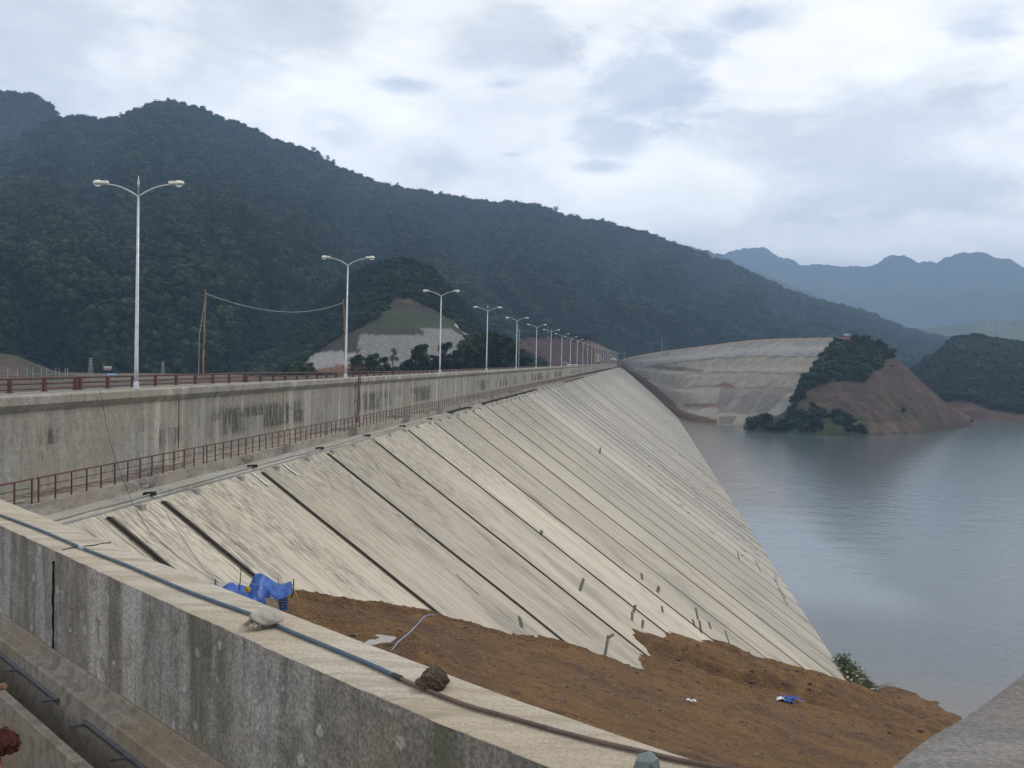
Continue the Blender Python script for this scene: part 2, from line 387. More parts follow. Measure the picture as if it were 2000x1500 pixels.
# find the puddle's place on the surface by marching its ray
_t = 20.
while True:
    q = PUD*_t
    if q[2] < float(earth_raw(q[0], q[1])) or _t > 90: break
    _t += .05
PC = q.copy()
def earth_z(x, y):
    z = earth_raw(x, y)
    q_ = np.clip((y-41)/14, .12, 1)
    z = z+q_*(fbm(x*.11, y*.11, 4, 3)*.6+fbm(x*.6, y*.6, 4, 9)*.20+np.abs(fbm(x*.35+y*.2, y*.9-x*.35, 4, 13))*.22-.06)
    # ragged tongues along the slope where mud was pushed on to the slab
    m = np.clip((np.asarray(y)-72)/6, 0, 1)*np.clip((128-np.asarray(y))/10, 0, 1)
    z = z+m*(fbm(x*.04, y*.55, 5, 21, .6)*1.25+.1)
    d = np.hypot(x-PC[0], y-PC[1]); k = np.clip(1-(d-1.2)/2.4, 0, 1); k = k*k*(3-2*k)
    z = z*(1-k)+(PC[2]-.03+fbm(x*1.3, y*1.3, 3, 5)*.12)*k
    z = np.where(x < -21.5, np.minimum(z, -9), z)
    return z
xs = np.concatenate([np.arange(-34, -18, .5), np.arange(-18, 46, .32), np.arange(46, 100, 1.2)]); ys = np.concatenate([np.arange(-12, 34, 1.), np.arange(34, 150, .32), np.arange(150, 190, 2.)])
X, Y = np.meshgrid(xs, ys, indexing='ij'); Z = earth_z(X, Y)
def earth_mat():
    m, T, b = newmat('laterite earth'); p = pos(T)
    n1 = T.noise(p, .16, 6, .6, dist=.4); n2 = T.noise(p, 1.1, 7, .65); n3 = T.noise(p, 9, 6, .75)
    c = T.mix(T.ramp(n1, .38, .62), (.168, .092, .036), (.112, .064, .032))
    c = T.mix(T.ramp(n2, .50, .68, 0, .8), c, (.21, .118, .050))
    c = T.mix(T.ramp(n2, .46, .32, 0, .8), c, (.070, .040, .025))
    c = T.mix(T.math('MULTIPLY', T.ramp(T.noise(p, .45, 5, .6), .60, .72), .55), c, (.15, .125, .045))
    vor = T.n('ShaderNodeTexVoronoi'); T.link(p, vor.inputs['Vector']); vor.inputs['Scale'].default_value = 3.2
    c = T.mix(T.math('MULTIPLY', T.ramp(vor.outputs['Distance'], .14, .07), T.ramp(n2, .4, .6)), c, (.30, .26, .20))
    k = T.ramp(n3, .30, .70, .45, 1.55)
    v = T.n('ShaderNodeVectorMath', operation='SCALE'); T.link(c, v.inputs[0]); T.link(k, v.inputs['Scale'])
    T.link(v.outputs[0], b.inputs['Base Color']); b.inputs['Roughness'].default_value = .9; b.inputs['Specular IOR Level'].default_value = .25
    bump(T, b, T.math('ADD', n3, T.math('MULTIPLY', n2, 2.)), .9, .12)
    return m
M_earth = earth_mat()
tag(link('ground', grid_mesh('ground', np.stack([X, Y, Z], -1)), M_earth), kind='structure')

# ---- reservoir
def water_mat():
    m, T, b = newmat('reservoir water'); p = pos(T)
    sep = T.n('ShaderNodeSeparateXYZ'); T.link(p, sep.inputs[0])
    wv = T.noise(p, .02, 3, .5)
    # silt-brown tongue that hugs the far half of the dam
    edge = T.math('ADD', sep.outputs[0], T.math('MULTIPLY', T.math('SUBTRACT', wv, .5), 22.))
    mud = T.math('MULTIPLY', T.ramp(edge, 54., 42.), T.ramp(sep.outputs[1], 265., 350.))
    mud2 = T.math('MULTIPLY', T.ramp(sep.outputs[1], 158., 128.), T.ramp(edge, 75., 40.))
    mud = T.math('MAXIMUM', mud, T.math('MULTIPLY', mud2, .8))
    sky_sheen = T.math('MULTIPLY', T.ramp(edge, 56., 40.), T.math('MULTIPLY', T.ramp(sep.outputs[1], 170., 200.), T.ramp(sep.outputs[1], 330., 290.)))  # pale sky reflection of a smoother stretch, put into the base colour
    c = T.mix(mud, T.mix(sky_sheen, (.075, .095, .105), (.17, .20, .235)), (.155, .13, .11))
    T.link(c, b.inputs['Base Color'])
    b.inputs['IOR'].default_value = 1.33; b.inputs['Roughness'].default_value = .14
    b.inputs['Specular IOR Level'].default_value = .5
    w1 = T.noise(p, .75, 4, .6, sv=(1, .45, 1)); w2 = T.noise(p, .12, 3, .5)
    bump(T, b, T.math('ADD', w1, T.math('MULTIPLY', w2, 1.2)), .32, .35)
    return m
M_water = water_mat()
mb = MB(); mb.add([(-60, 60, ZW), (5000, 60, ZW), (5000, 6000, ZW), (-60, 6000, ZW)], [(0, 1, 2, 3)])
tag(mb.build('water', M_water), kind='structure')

# ---- the dam
dam = empty('dam', (-24, 40, -6), 'long concrete-faced dam with ribbed sloping face and parapet wall, running to the far hillside', 'dam')
def part(name, mesh, mat, loc, par=dam):
    o = link(name, mesh, mat, par); o.location = (loc[0]-par.location[0], loc[1]-par.location[1], loc[2]-par.location[2]); return o
PITCH = 11.8; Y_J = 42.2
YEND = 1112.
# face slab panels, cut below ground and water
nx = 24; xx = np.linspace(SL_X+.15, 62, nx)
def slab_panel(width):
    yy = np.linspace(0, width, 4)
    A, B = np.meshgrid(xx, yy, indexing='ij')
    Pm = np.stack([A-SL_X, B, SL_Z-SL_T*(A-SL_X)-SL_Z], -1)
    return grid_mesh('face_slab', Pm, True)
pm = slab_panel(PITCH-.06)
k = -4; joints = []
while True:
    y0 = Y_J+PITCH*k
    if y0 > YEND: break
    part('face_slab', pm, M_slab, (SL_X, y0+.03, SL_Z)); joints.append(y0); k += 1
joints.append(37.6)
def strip_mesh(wd, th, x1=60.):
    mb = MB(); n = 30; off = .0
    for s_ in (0,):
        vs = []; fs = []
        for i in range(n+1):
            x = .35+(x1-SL_X)*i/n; z = -SL_T*x
            wob = (random.random()-.5)*wd*.25
            for dy, dz in ((-wd/2, .004), (-wd/2*.8, th), (wd/2*.8, th), (wd/2, .004)): vs.append((x, dy+wob, z+dz))
        for i in range(n):
            for j in range(3): a = i*4+j; fs.append((a, a+4, a+5, a+1))
        mb.add(vs, fs)
    return mb
sm_wide = strip_mesh(.34, .05).mesh('joint_strip'); sm_thin = strip_mesh(.38, .03).mesh('joint_strip')
sm_far = strip_mesh(.85, .04).mesh('joint_strip'); sm_mort = strip_mesh(.66, .018).mesh('joint_border')
for j, y0 in enumerate(joints):
    wide = y0 < 150 and round((y0-Y_J)/PITCH) in (0, 1, 2, 3, 4, 5, 7, 8)
    st = part('joint_strip', sm_wide if wide else (sm_thin if y0 < 220 else sm_far), M_seal, (SL_X, y0, SL_Z+.004))
    if wide: o = link('joint_border', sm_mort, M_sealb, st); o.location = (0, 0, -.002)
# crest wall panels with a flared cornice; Y runs along the crest
def wall_panel(L, e=0.012):
    prof = [(-24.05, -7.2), (-24.05, -2.42), (-23.78, -2.10), (-23.78, -1.80), (-23.82, -1.75), (-24.55, -1.73), (-24.6, -2.3), (-24.6, -7.2)]
    mb = MB(); k = len(prof); ny = 2
    vs = [(x+24., (e if i == 0 else L-e), z+6.) for i in range(ny) for x, z in prof]
    fs = [(j, (j+1) % k, k+(j+1) % k, k+j) for j in range(k)]
    fs += [tuple(range(k))[::-1], tuple(k+j for j in range(k))]
    mb.add(vs, fs); return mb.mesh('crest_wall')
WP = 15.9; wm = wall_panel(WP)
y0 = 35.2-WP*3
while y0 < YEND:
    part('crest_wall', wm, M_wall, (-24., y0, -6.))
    jm = MB(); jm.box((-.10, 0, 2.35), (.13, .05, 2.5)); part('wall_joint', jm.mesh('wall_joint'), M_seal, (-24., y0, -6.)) if y0 < 260 else None; y0 += WP
ledge = MB()
LP = [(-24.10, -7.0), (-24.10, -5.62), (-22.05, -5.60), (-22.0, -5.62), (-22.0, -6.13), (-22.35, -6.6), (-22.35, -7.)]
ledge.add([(x+24, y, z+6) for y in (5, YEND) for x, z in LP], [(j, (j+1) % 7, 7+(j+1) % 7, 7+j) for j in range(7)]+[tuple(range(7))[::-1], tuple(range(7, 14))])
part('walkway', ledge.mesh('walkway'), M_ledge, (-24, 0, -6))
eb = MB(); n = 220
pr = [(-22.02, -6.55), (-22.02, -6.12), (-21.35, -6.20), (-21.28, -6.14), (-20.95, -6.17), (-20.85, -6.24), (-20.83, -6.7)]
vs = []
for i in range(n+1):
    y = 5+(YEND-5)*(i/n)**1.6; wv = .03*sin(y*.9)+.02*sin(y*.37)
    for j, (x, z) in enumerate(pr): vs.append((x+24+(wv if j > 2 else 0), y, z+6+(.02*sin(y*1.3+j) if j in (2, 3, 4) else 0)))
kk = len(pr); fs = [(i*kk+j, i*kk+j+1, (i+1)*kk+j+1, (i+1)*kk+j) for i in range(n) for j in range(kk-1)]
eb.add(vs, fs); part('edge_beam', eb.mesh('edge_beam'), M_edge, (-24, 0, -6))
tb = MB(); tb.tube([(-20.98+.05*sin(y*.31), y, -6.11+.012*sin(y*1.7)) for y in np.linspace(34, 400, 240)], .035, 6)
part('edge_pipe', tb.mesh('edge_pipe', True), M_edge, (0, 0, 0))
cb = MB(); cb.box((0, 0, 0), (.42, .40, .36)); cbm = cb.mesh('bearing_block')
for i in range(60):
    y = 40.5+i*5.3+random.uniform(-.3, .3)
    part('bearing_block', cbm, M_edge, (-20.62, y, -6.48))
cl = MB(); cl.box((0, 0, 0), (.55, .16, .12)); cl.bar((-.2, -.12, .05), (.2, .15, .07), .07); clm = cl.mesh('clamp')
for i in range(40):
    part('clamp', clm, M_dark, (-21.0, Y_J-.3+PITCH*i/1., -6.08))
# body behind the wall: road deck and downstream slope
bd = MB()
def road_z(y): return -1.80-.40*min(1, max(0, (y-52)/60.))
ysr = [5, 52, 75, 95, 112, 400, YEND]
vs = []
for y in ysr:
    rz = road_z(y)
    for x, z in ((-24.62, -1.8), (-25.2, -1.8), (-25.25, rz-.12), (-35, rz-.12), (-35.2, rz), (-36, rz), (-36.2, rz-.8), (-190, -112)): vs.append((x, y, z))
fs = [(i*8+j, i*8+j+1, (i+1)*8+j+1, (i+1)*8+j) for i in range(len(ysr)-1) for j in range(7)]
bd.add(vs, fs); M_rock = simple('rockfill', (.22, .20, .18), .9, 0, .3, .4, bmp=.5)
part('crest_road', bd.mesh('crest_road'), simple('crest road', (.10, .092, .08), .9, 0, .3, .5), (0, 0, 0))
# short dark marks, cut pockets and dowels on the slab
M_mark = simple('dark wet mortar', (.10, .092, .08), .9, 0, .3, 3.)
def mark(px0, py0, px1, py1, wd):
    a, b = Vector(onslab(px0, py0)), Vector(onslab(px1, py1)); nrm = Vector((SL_T, 0, 1)).normalized()
    mbb = MB(); mbb.bar(a+nrm*.012, b+nrm*.012, wd, .02, up=nrm); part('mortar_patch', mbb.mesh('mortar_patch'), M_mark, (0, 0, 0))
for q in [(1140, 1130, 1132, 1154, .26), (1059, 1036, 1055, 1045, .3), (1014, 1204, 1019, 1226, .3), (1253, 1120, 1254, 1132, .3), (1287, 1145, 1284, 1157, .35), (1241, 1182, 1237, 1196, .25),
          (1235, 1196, 1234, 1212, .25), (1256, 1211, 1254, 1227, .25), (1293, 1184, 1294, 1196, .25), (1359, 1188, 1363, 1210, .3), (1366, 1212, 1369, 1236, .3), (1353, 1210, 1357, 1225, .3),
          (1384, 1215, 1388, 1228, .3), (1416, 1232, 1430, 1274, .22), (1173, 874, 1171, 886, .35), (1188, 1242, 1181, 1282, .22), (1199, 1239, 1187, 1246, .22),
          (1475, 1095, 1485, 1115, .3), (1510, 1128, 1535, 1170, .3), (1520, 1150, 1538, 1182, .25), (890, 1122, 935, 1162, .10), (1440, 1078, 1444, 1092, .3)]: mark(*q)
mk = MB(); nrm = Vector((SL_T, 0, 1)).normalized()
for i in range(420):
    y = 190+rng.random()**1.2*430; x = rng.uniform(-2, 28)
    if rng.random() > .25+.75*(x+2)/30: continue
    a = Vector((x, y, slab_z(x)))+nrm*.02; L = rng.uniform(.5, 2.0); w_ = rng.uniform(-.8, 1.4)
    mk.bar(a, a+Vector((L*.6, w_*2, -L*.6*SL_T)), .34, .02, up=nrm)
tag(part('mortar_marks', mk.mesh('mortar_marks'), M_mark, (0, 0, 0)), kind='stuff')

# ---- hills: each is a real surface between a foot and a ridge at their own distances
def interp(px, table, col): t = np.array([r[0] for r in table], float); v = np.array([r[col] for r in table], float); return np.interp(px, t, v)
def hill_surface(prof, dr, db, foot, n=220, m=70, amp=30., nsc=.004, shape=1.0, seed=0, back=True, footpix=False, spurs=0., rough=0.):
    """prof: ridge (px,py); dr/db: (px,distance) of ridge/foot; foot: foot height (or (px,py) when footpix)"""
    pxs = np.linspace(prof[0][0], prof[-1][0], n)
    P = np.zeros((n, m, 3))
    V = np.concatenate([np.linspace(0, 1, int(m*.8)), 1+np.linspace(0, 1, m-int(m*.8)+1)[1:]])
    for i, px in enumerate(pxs):
        py = interp(px, prof, 1)+rough*float(fbm(px*.035, 1.7, 5, seed+5, .6)); d = px_dir(px, py); hd = hypot(d[0], d[1]); el = d[2]/hd; u = d[:2]/hd
        Dr = interp(px, dr, 1); Db = interp(px, db, 1)
        if footpix:
            g = px_dir(px, interp(px, foot, 1)); zb = g[2]/hypot(g[0], g[1])*Db
        else: zb = interp(px, foot, 1)
        zr = el*Dr
        for j, v in enumerate(V):
            if v <= 1:
                D = Db+(Dr-Db)*v; s = v**shape; z = zb+(zr-zb)*s
                if spurs: D -= spurs*(1-2*abs(float(fbm(px*.0075+.9*v+.4*sin(v*4), v*1.3+3, 3, seed+90))))*sin(pi*min(v, 1))**.7
                x, y = u[0]*D, u[1]*D
                nz = (1-2*abs(float(fbm(x*nsc, y*nsc, 5, seed))))-.5
                z += amp*nz*(sin(pi*min(v, 1))**.8)
                z = min(z, D*(zb/Db+(el-zb/Db)*(v**.55)))     # never rises above the surveyed ridge
            else:
                t = v-1; D = Dr*(1+.45*t); z = zr-(zr-zb)*t*.9; x, y = u[0]*D, u[1]*D
            P[i, j] = (x, y, z)
    return P, V
def hz(px, py, D): d = px_dir(px, py); return d[2]/hypot(d[0], d[1])*D
def forest_mat(name, a, b_, scale):
    m, T, b = newmat(name); p = pos(T)
    oi = T.n('ShaderNodeObjectInfo').outputs['Random']
    n1 = T.noise(p, scale, 4, .6); n2 = T.noise(p, .6, 5, .7); n3 = T.noise(p, .006, 4, .6)
    c = T.mix(T.ramp(n1, .35, .65), a, b_); c = T.mix(T.ramp(n3, .42, .62, 0, .7), c, tuple(x*1.8 for x in b_)); c = T.mix(T.ramp(T.noise(p, .018, 4, .6), .55, .68, 0, .6), c, (a[0]*.55, a[1]*.6, a[2]*.8))
    c = T.mix(T.math('MULTIPLY', T.ramp(oi, .86, 1.), .4), c, (.045, .05, .02))
    k = T.math('MULTIPLY', T.ramp(n2, .3, .7, .6, 1.4), T.ramp(oi, 0, 1, .55, 1.55))
    v = T.n('ShaderNodeVectorMath', operation='SCALE'); T.link(c, v.inputs[0]); T.link(k, v.inputs['Scale'])
    T.link(v.outputs[0], b.inputs['Base Color']); b.inputs['Roughness'].default_value = .9; b.inputs['Specular IOR Level'].default_value = .15
    bump(T, b, n2, .8, .8)
    return m
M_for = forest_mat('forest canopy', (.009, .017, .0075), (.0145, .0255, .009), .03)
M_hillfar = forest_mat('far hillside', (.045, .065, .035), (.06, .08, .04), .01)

# forest crowns: low lumpy crowns made once, scattered by geometry nodes as stuff
def ico(sub, amp, seed, squash=1., lump=1.2):
    bm = bmesh.new(); bmesh.ops.create_icosphere(bm, subdivisions=sub, radius=1)
    for v in bm.verts:
        c = v.co; a = atan2(c.y, c.x)
        r = 1+amp*float(fbm(np.array([c.x*lump+7*seed+c.z*.9]), np.array([c.y*lump-c.z*1.3+3*seed]), 4, seed)[0])
        v.co = Vector((c.x*r, c.y*r, c.z*r*squash))
    return bm
def crown_mesh(seed, clumps=9, leaves=26):
    """crown of several leafy clumps with ragged edge: leaf faces around soft balls"""
    r = random.Random(seed); mb = MB()
    for c in range(clumps):
        a = r.uniform(0, 2*pi); rad = r.uniform(.1, .62); cz = r.uniform(.15, .95); cx, cy = rad*cos(a), rad*sin(a); s = r.uniform(.28, .45)
        bm = ico(1, .35, seed*31+c, .8)
        vs = [(v.co.x*s+cx, v.co.y*s+cy, v.co.z*s+cz) for v in bm.verts]; bm.verts.index_update()
        fs = [tuple(v.index for v in f.verts) for f in bm.faces]; mb.add(vs, fs); bm.free()
        for l in range(leaves):
            th = r.uniform(0, 2*pi); ph = math.acos(r.uniform(-.5, 1)); q = s*r.uniform(.9, 1.25)
            x, y, z = cx+q*sin(ph)*cos(th), cy+q*sin(ph)*sin(th), cz+q*.85*cos(ph); e = r.uniform(.05, .11)
            R = Matrix.Rotation(r.uniform(0, 6), 3, 'Z') @ Matrix.Rotation(r.uniform(-1, 1), 3, 'X')
            vs = [Vector((x, y, z))+R @ Vector(t) for t in ((-e, -e*.6, 0), (e, -e*.6, .01), (e*.7, e, 0), (-e*.8, e*.7, -.01))]
            mb.add(vs, [(0, 1, 2, 3)])
    return mb.mesh('crown')
protos = []
for s_ in range(5):
    me = crown_mesh(s_+1, 8 if s_ < 4 else 5, 22); me.materials.append(M_for)
    o = bpy.data.objects.new('forest_crown', me); protos.append(o)
pcol = bpy.data.collections.new('forest crowns')
for o in protos: pcol.objects.link(o)
def scatter(name, pts, scl, label=None, mat=None):
    me = bpy.data.meshes.new(name); me.vertices.add(len(pts)); me.vertices.foreach_set('co', np.asarray(pts, float).reshape(-1))
    a = me.attributes.new('s', 'FLOAT', 'POINT'); a.data.foreach_set('value', np.asarray(scl, float))
    r = me.attributes.new('r', 'FLOAT_VECTOR', 'POINT'); rr = np.zeros((len(pts), 3)); rr[:, 2] = rng.random(len(pts))*6.28; rr[:, 0] = rng.normal(0, .12, len(pts)); r.data.foreach_set('vector', rr.reshape(-1))
    o = bpy.data.objects.new(name, me); COL.objects.link(o); tag(o, label, None, None, 'stuff')
    ng = bpy.data.node_groups.new(name, 'GeometryNodeTree')
    ng.interface.new_socket('Geometry', in_out='INPUT', socket_type='NodeSocketGeometry'); ng.interface.new_socket('Geometry', in_out='OUTPUT', socket_type='NodeSocketGeometry')
    gi = ng.nodes.new('NodeGroupInput'); go = ng.nodes.new('NodeGroupOutput')
    ci = ng.nodes.new('GeometryNodeCollectionInfo'); ci.inputs['Collection'].default_value = pcol; ci.inputs['Separate Children'].default_value = True; ci.inputs['Reset Children'].default_value = True
    ip = ng.nodes.new('GeometryNodeInstanceOnPoints'); ip.inputs['Pick Instance'].default_value = True
    ns = ng.nodes.new('GeometryNodeInputNamedAttribute'); ns.data_type = 'FLOAT'; ns.inputs['Name'].default_value = 's'
    nr = ng.nodes.new('GeometryNodeInputNamedAttribute'); nr.data_type = 'FLOAT_VECTOR'; nr.inputs['Name'].default_value = 'r'
    L = ng.links.new; L(gi.outputs[0], ip.inputs['Points']); L(ci.outputs[0], ip.inputs['Instance']); L(ns.outputs['Attribute'], ip.inputs['Scale']); L(nr.outputs['Attribute'], ip.inputs['Rotation'])
    L(ip.outputs[0], go.inputs[0])
    md = o.modifiers.new('scatter', 'NODES'); md.node_group = ng
    return o
def sample(P, V, count, vmax=1.04, mask=None):
    n, m = P.shape[:2]; a = P[:-1, :-1]; b = P[1:, :-1]; c = P[:-1, 1:]
    area = np.linalg.norm(np.cross(b-a, c-a), axis=-1); area[:, V[1:] > vmax] = 0
    d = np.hypot(a[..., 0], a[..., 1]); wgt = area/np.maximum(d, 200)**.8      # farther wood gets larger, sparser crowns
    wgt = wgt.reshape(-1)/wgt.sum(); k = rng.choice(len(wgt), count, p=wgt); i, j = np.divmod(k, m-1)
    u, v = rng.random(count)[:, None], rng.random(count)[:, None]
    p00, p10, p01, p11 = P[i, j], P[i+1, j], P[i, j+1], P[i+1, j+1]
    q = (p00*(1-u)+p10*u)*(1-v)+(p01*(1-u)+p11*u)*v
    return q
RIDGE = [(-420, 330), (-200, 300), (-60, 300), (40, 275), (90, 245), (120, 234), (150, 230), (200, 238), (235, 231), (270, 216), (330, 199), (380, 210), (420, 227), (480, 249), (540, 277), (600, 294), (650, 324), (700, 344),
         (760, 363), (820, 374), (900, 389), (980, 397), (1050, 401), (1100, 421), (1170, 434), (1240, 449), (1300, 472), (1360, 492), (1420, 514), (1500, 552), (1560, 577), (1650, 602),
         (1700, 614), (1760, 641), (1820, 656), (1900, 672), (1990, 690), (2120, 705)]
hm, hv = hill_surface([(a_, b_+6) for a_, b_ in RIDGE], [(-420, 1900), (330, 2200), (1240, 2700), (2120, 3500)], [(-420, 640), (400, 700), (1000, 1250), (1700, 1900), (2120, 2200)],
                      [(-420, -25), (600, -25), (1000, -30), (1250, -35), (2120, -45)], n=420, m=120, amp=80, nsc=.0034, shape=.92, seed=4, spurs=330.)
tag(link('hills', grid_mesh('hills', hm), M_for), kind='structure')
q = sample(hm, hv, 85000); dd = np.hypot(q[:, 0], q[:, 1])
sz = (3.6+rng.random(len(q))**2.5*8)*(.75+dd/2900.)
keep = q[:, 2] > -24
q[:, 2] -= sz*.25
scatter('forest', q[keep], sz[keep]*.95)
hb, bv = hill_surface([(-500, 150), (-150, 172), (0, 186), (25, 183), (50, 186), (75, 199), (100, 216), (125, 240), (160, 262), (230, 300), (330, 340)], [(-500, 2600), (330, 2600)], [(-500, 2250), (330, 2250)],
                      [(-500, -20), (330, -20)], n=120, m=50, amp=60, nsc=.003, seed=14)
tag(link('hills', grid_mesh('hills', hb), M_for), kind='structure')
q = sample(hb, bv, 9000, 1.03); sz = 10+rng.random(len(q))*9; q[:, 2] -= sz*.25; scatter('forest', q, sz)
# right-hand mid hill and its red shore
he, ev = hill_surface([(1760, 745), (1800, 715), (1840, 690), (1860, 668), (1890, 660), (1920, 662), (1960, 670), (2000, 676), (2080, 690), (2250, 720)], [(1760, 1250), (2250, 1350)], [(1760, 985), (2000, 900), (2250, 880)],
                      [(1760, ZW-1), (2250, ZW-1)], n=120, m=60, amp=10, nsc=.012, seed=8, shape=.8)
c_ = np.zeros(he.shape); c_[:] = (.035, .05, .022)
edge_ = ZW+5+9*np.exp(-((np.linspace(1760, 2250, 120)-1880)/38)**2)[:, None]+3*fbm(he[..., 0]*.03, he[..., 1]*.03, 3, 5)
c_[he[..., 2] < edge_] = (.085, .050, .038)
M_tint = tinted('soil and scrub', .05, .3, bdist=.6)
tag(link('hills', grid_mesh('hills', he, True, c_), M_tint), kind='structure')
q = sample(he, ev, 9000, 1.03); kz = q[:, 2] > ZW+6.5+8*np.exp(-((np.degrees(np.arctan2(q[:, 0], q[:, 1]))-(degrees(atan2(*at(1880, 800, 1)[:2]))))/1.1)**2)
q = q[kz]; sz = 3.5+rng.random(len(q))*4; q[:, 2] -= sz*.3; scatter('forest', q, sz)
# far ranges
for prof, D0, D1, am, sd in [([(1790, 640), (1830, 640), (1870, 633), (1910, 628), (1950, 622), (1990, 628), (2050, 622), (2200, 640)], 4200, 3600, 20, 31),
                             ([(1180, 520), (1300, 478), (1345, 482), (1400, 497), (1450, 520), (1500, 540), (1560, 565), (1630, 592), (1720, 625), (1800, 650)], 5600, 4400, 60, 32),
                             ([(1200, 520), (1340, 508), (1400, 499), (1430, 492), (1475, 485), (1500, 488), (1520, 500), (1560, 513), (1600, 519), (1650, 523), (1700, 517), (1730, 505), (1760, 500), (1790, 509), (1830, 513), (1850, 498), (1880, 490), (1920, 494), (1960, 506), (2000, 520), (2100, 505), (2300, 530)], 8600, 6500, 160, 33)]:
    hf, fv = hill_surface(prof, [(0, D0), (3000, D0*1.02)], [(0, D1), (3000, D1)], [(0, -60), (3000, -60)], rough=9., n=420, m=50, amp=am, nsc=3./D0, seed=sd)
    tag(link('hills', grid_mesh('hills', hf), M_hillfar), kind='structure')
# low terrain that carries everything (valley floor, banks)
vs = [(-9000, -2000, -118), (9500, -2000, -118), (9500, 11000, -118), (-9000, 11000, -118)]
mb = MB(); mb.add(vs, [(0, 1, 2, 3)]); tag(mb.build('terrain', M_hillfar), kind='structure')
# left bank bench behind the crest
M_bench = simple('bench soil', (.13, .11, .085), .95, 0, .35, .05, bmp=.3)
xs = np.linspace(-700, -60, 60); ys = np.linspace(150, 900, 60); X, Y = np.meshgrid(xs, ys, indexing='ij')
Z = -13+2.0*fbm(X*.01, Y*.01, 4, 77)-np.clip((X+130)/70, 0, 1)*60
tag(link('terrain', grid_mesh('terrain', np.stack([X, Y, Z], -1)), M_bench), kind='structure')
# brown mound at the far left
bm_, bmv = hill_surface([(-260, 650), (-60, 668), (0, 690), (30, 694), (60, 706), (100, 722), (150, 736), (200, 741)], [(-260, 560), (200, 560)], [(-260, 460), (200, 460)], [(-260, -16), (200, -16)], n=80, m=36, amp=3, nsc=.02, seed=41)
c_ = np.zeros(bm_.shape); c_[:] = (.085, .058, .045); c_[fbm(bm_[..., 0]*.03, bm_[..., 1]*.03, 3, 6) > .12] = (.05, .05, .028)
tag(link('hills', grid_mesh('hills', bm_, True, c_), M_tint), kind='structure')

# spur with the stepped, sprayed cut
SP = [(400, 735), (450, 712), (500, 682), (550, 648), (600, 612), (650, 572), (700, 536), (750, 514), (800, 510), (840, 530), (872, 566), (900, 600), (935, 640), (970, 668), (1010, 690), (1060, 712)]
sp, spv = hill_surface(SP, [(400, 900), (800, 830), (1060, 800)], [(400, 620), (700, 560), (1060, 590)], [(400, -22), (1060, -22)], n=200, m=90, amp=4, nsc=.012, seed=51, shape=1.0)
def inpoly(x, y, poly):
    ins = np.zeros(np.shape(x), bool); n = len(poly); j = n-1
    for i in range(n):
        xi, yi = poly[i]; xj, yj = poly[j]
        ins ^= ((yi > y) != (yj > y)) & (x < (xj-xi)*(y-yi)/(yj-yi+1e-9)+xi); j = i
    return ins
def to_px(P):
    P = np.asarray(P); z = P@FW; a = P@ex; b = P@ey
    return 1000+a/z*F, 750+b/z*F
def paint(P, base, zones, jit=4., seed=0):
    """soil zones of the surveyed slope: each zone is a patch of another ground cover"""
    x, y = to_px(P); j1 = fbm(P[..., 0]*.08, P[..., 2]*.25, 3, seed)*jit; j2 = fbm(P[..., 0]*.08+50, P[..., 2]*.25, 3, seed+5)*jit
    c = np.zeros(P.shape); c[:] = base
    for poly, col in zones: c[inpoly(x+j1, y+j2, poly)] = col
    return c
CUT = [(600, 700), (640, 672), (700, 640), (742, 618), (768, 580), (800, 582), (850, 604), (885, 630), (920, 660), (900, 680), (900, 740), (560, 740)]
zones = [(CUT, (.042, .034, .028)), ([(700, 640), (760, 600), (860, 610), (890, 640), (700, 660)], (.042, .044, .026)), ([(720, 622), (870, 622), (880, 628), (715, 630)], (.03, .045, .018)), ([(770, 570), (800, 572), (846, 590), (790, 594)], (.085, .062, .046)),
         ([(700, 646), (830, 640), (830, 652), (700, 652)], (.034, .034, .032)),
         ([(700, 652), (795, 654), (830, 654), (822, 640), (880, 642), (892, 652), (922, 662), (900, 690), (890, 735), (715, 735), (702, 690)], (.165, .16, .148)),
         ([(590, 704), (612, 688), (640, 686), (700, 690), (702, 718), (620, 724)], (.25, .245, .23)), ([(610, 724), (660, 712), (712, 716), (720, 745), (600, 745)], (.15, .075, .045)),
         ([(880, 625), (890, 632), (922, 660), (912, 662)], (.42, .42, .40))]
c_ = paint(sp, (.022, .032, .016), zones, 5., 61)
M_cut = tinted('cut slope', .45, .34, bdist=.2, bstr=.3)
tag(link('hills', grid_mesh('hills', sp, True, c_), M_cut), kind='structure')
q = sample(sp, spv, 7500, 1.1); x_, y_ = to_px(q); kz = ~inpoly(x_, y_, CUT) & (q[:, 2] > -20); q = q[kz]
sz = 2.4+rng.random(len(q))*3.4; q[:, 2] -= sz*.3; scatter('forest', q, sz)
# red-brown cut bank behind the far lamps
rb, rv = hill_surface([(985, 700), (1005, 672), (1022, 660), (1060, 656), (1110, 655), (1150, 662), (1180, 676), (1200, 694), (1215, 706)], [(985, 860), (1215, 1050)], [(985, 800), (1215, 1000)], [(985, -12), (1215, -10)], n=120, m=40, amp=1.5, nsc=.05, seed=71)
c_ = np.zeros(rb.shape); c_[:] = (.066, .038, .031); c_[rb[..., 2] > rb[..., 2].max()-2] = (.05, .05, .03)
tag(link('hills', grid_mesh('hills', rb, True, c_), tinted('red cut bank', .12, .35, run=(1, 1, .15), bdist=.8)), kind='structure')
q = sample(rb, rv, 900, 1.3); q = q[q[:, 2] > rb[..., 2].max()-5]; sz = 2.+rng.random(len(q))*2.; scatter('forest', q, sz)

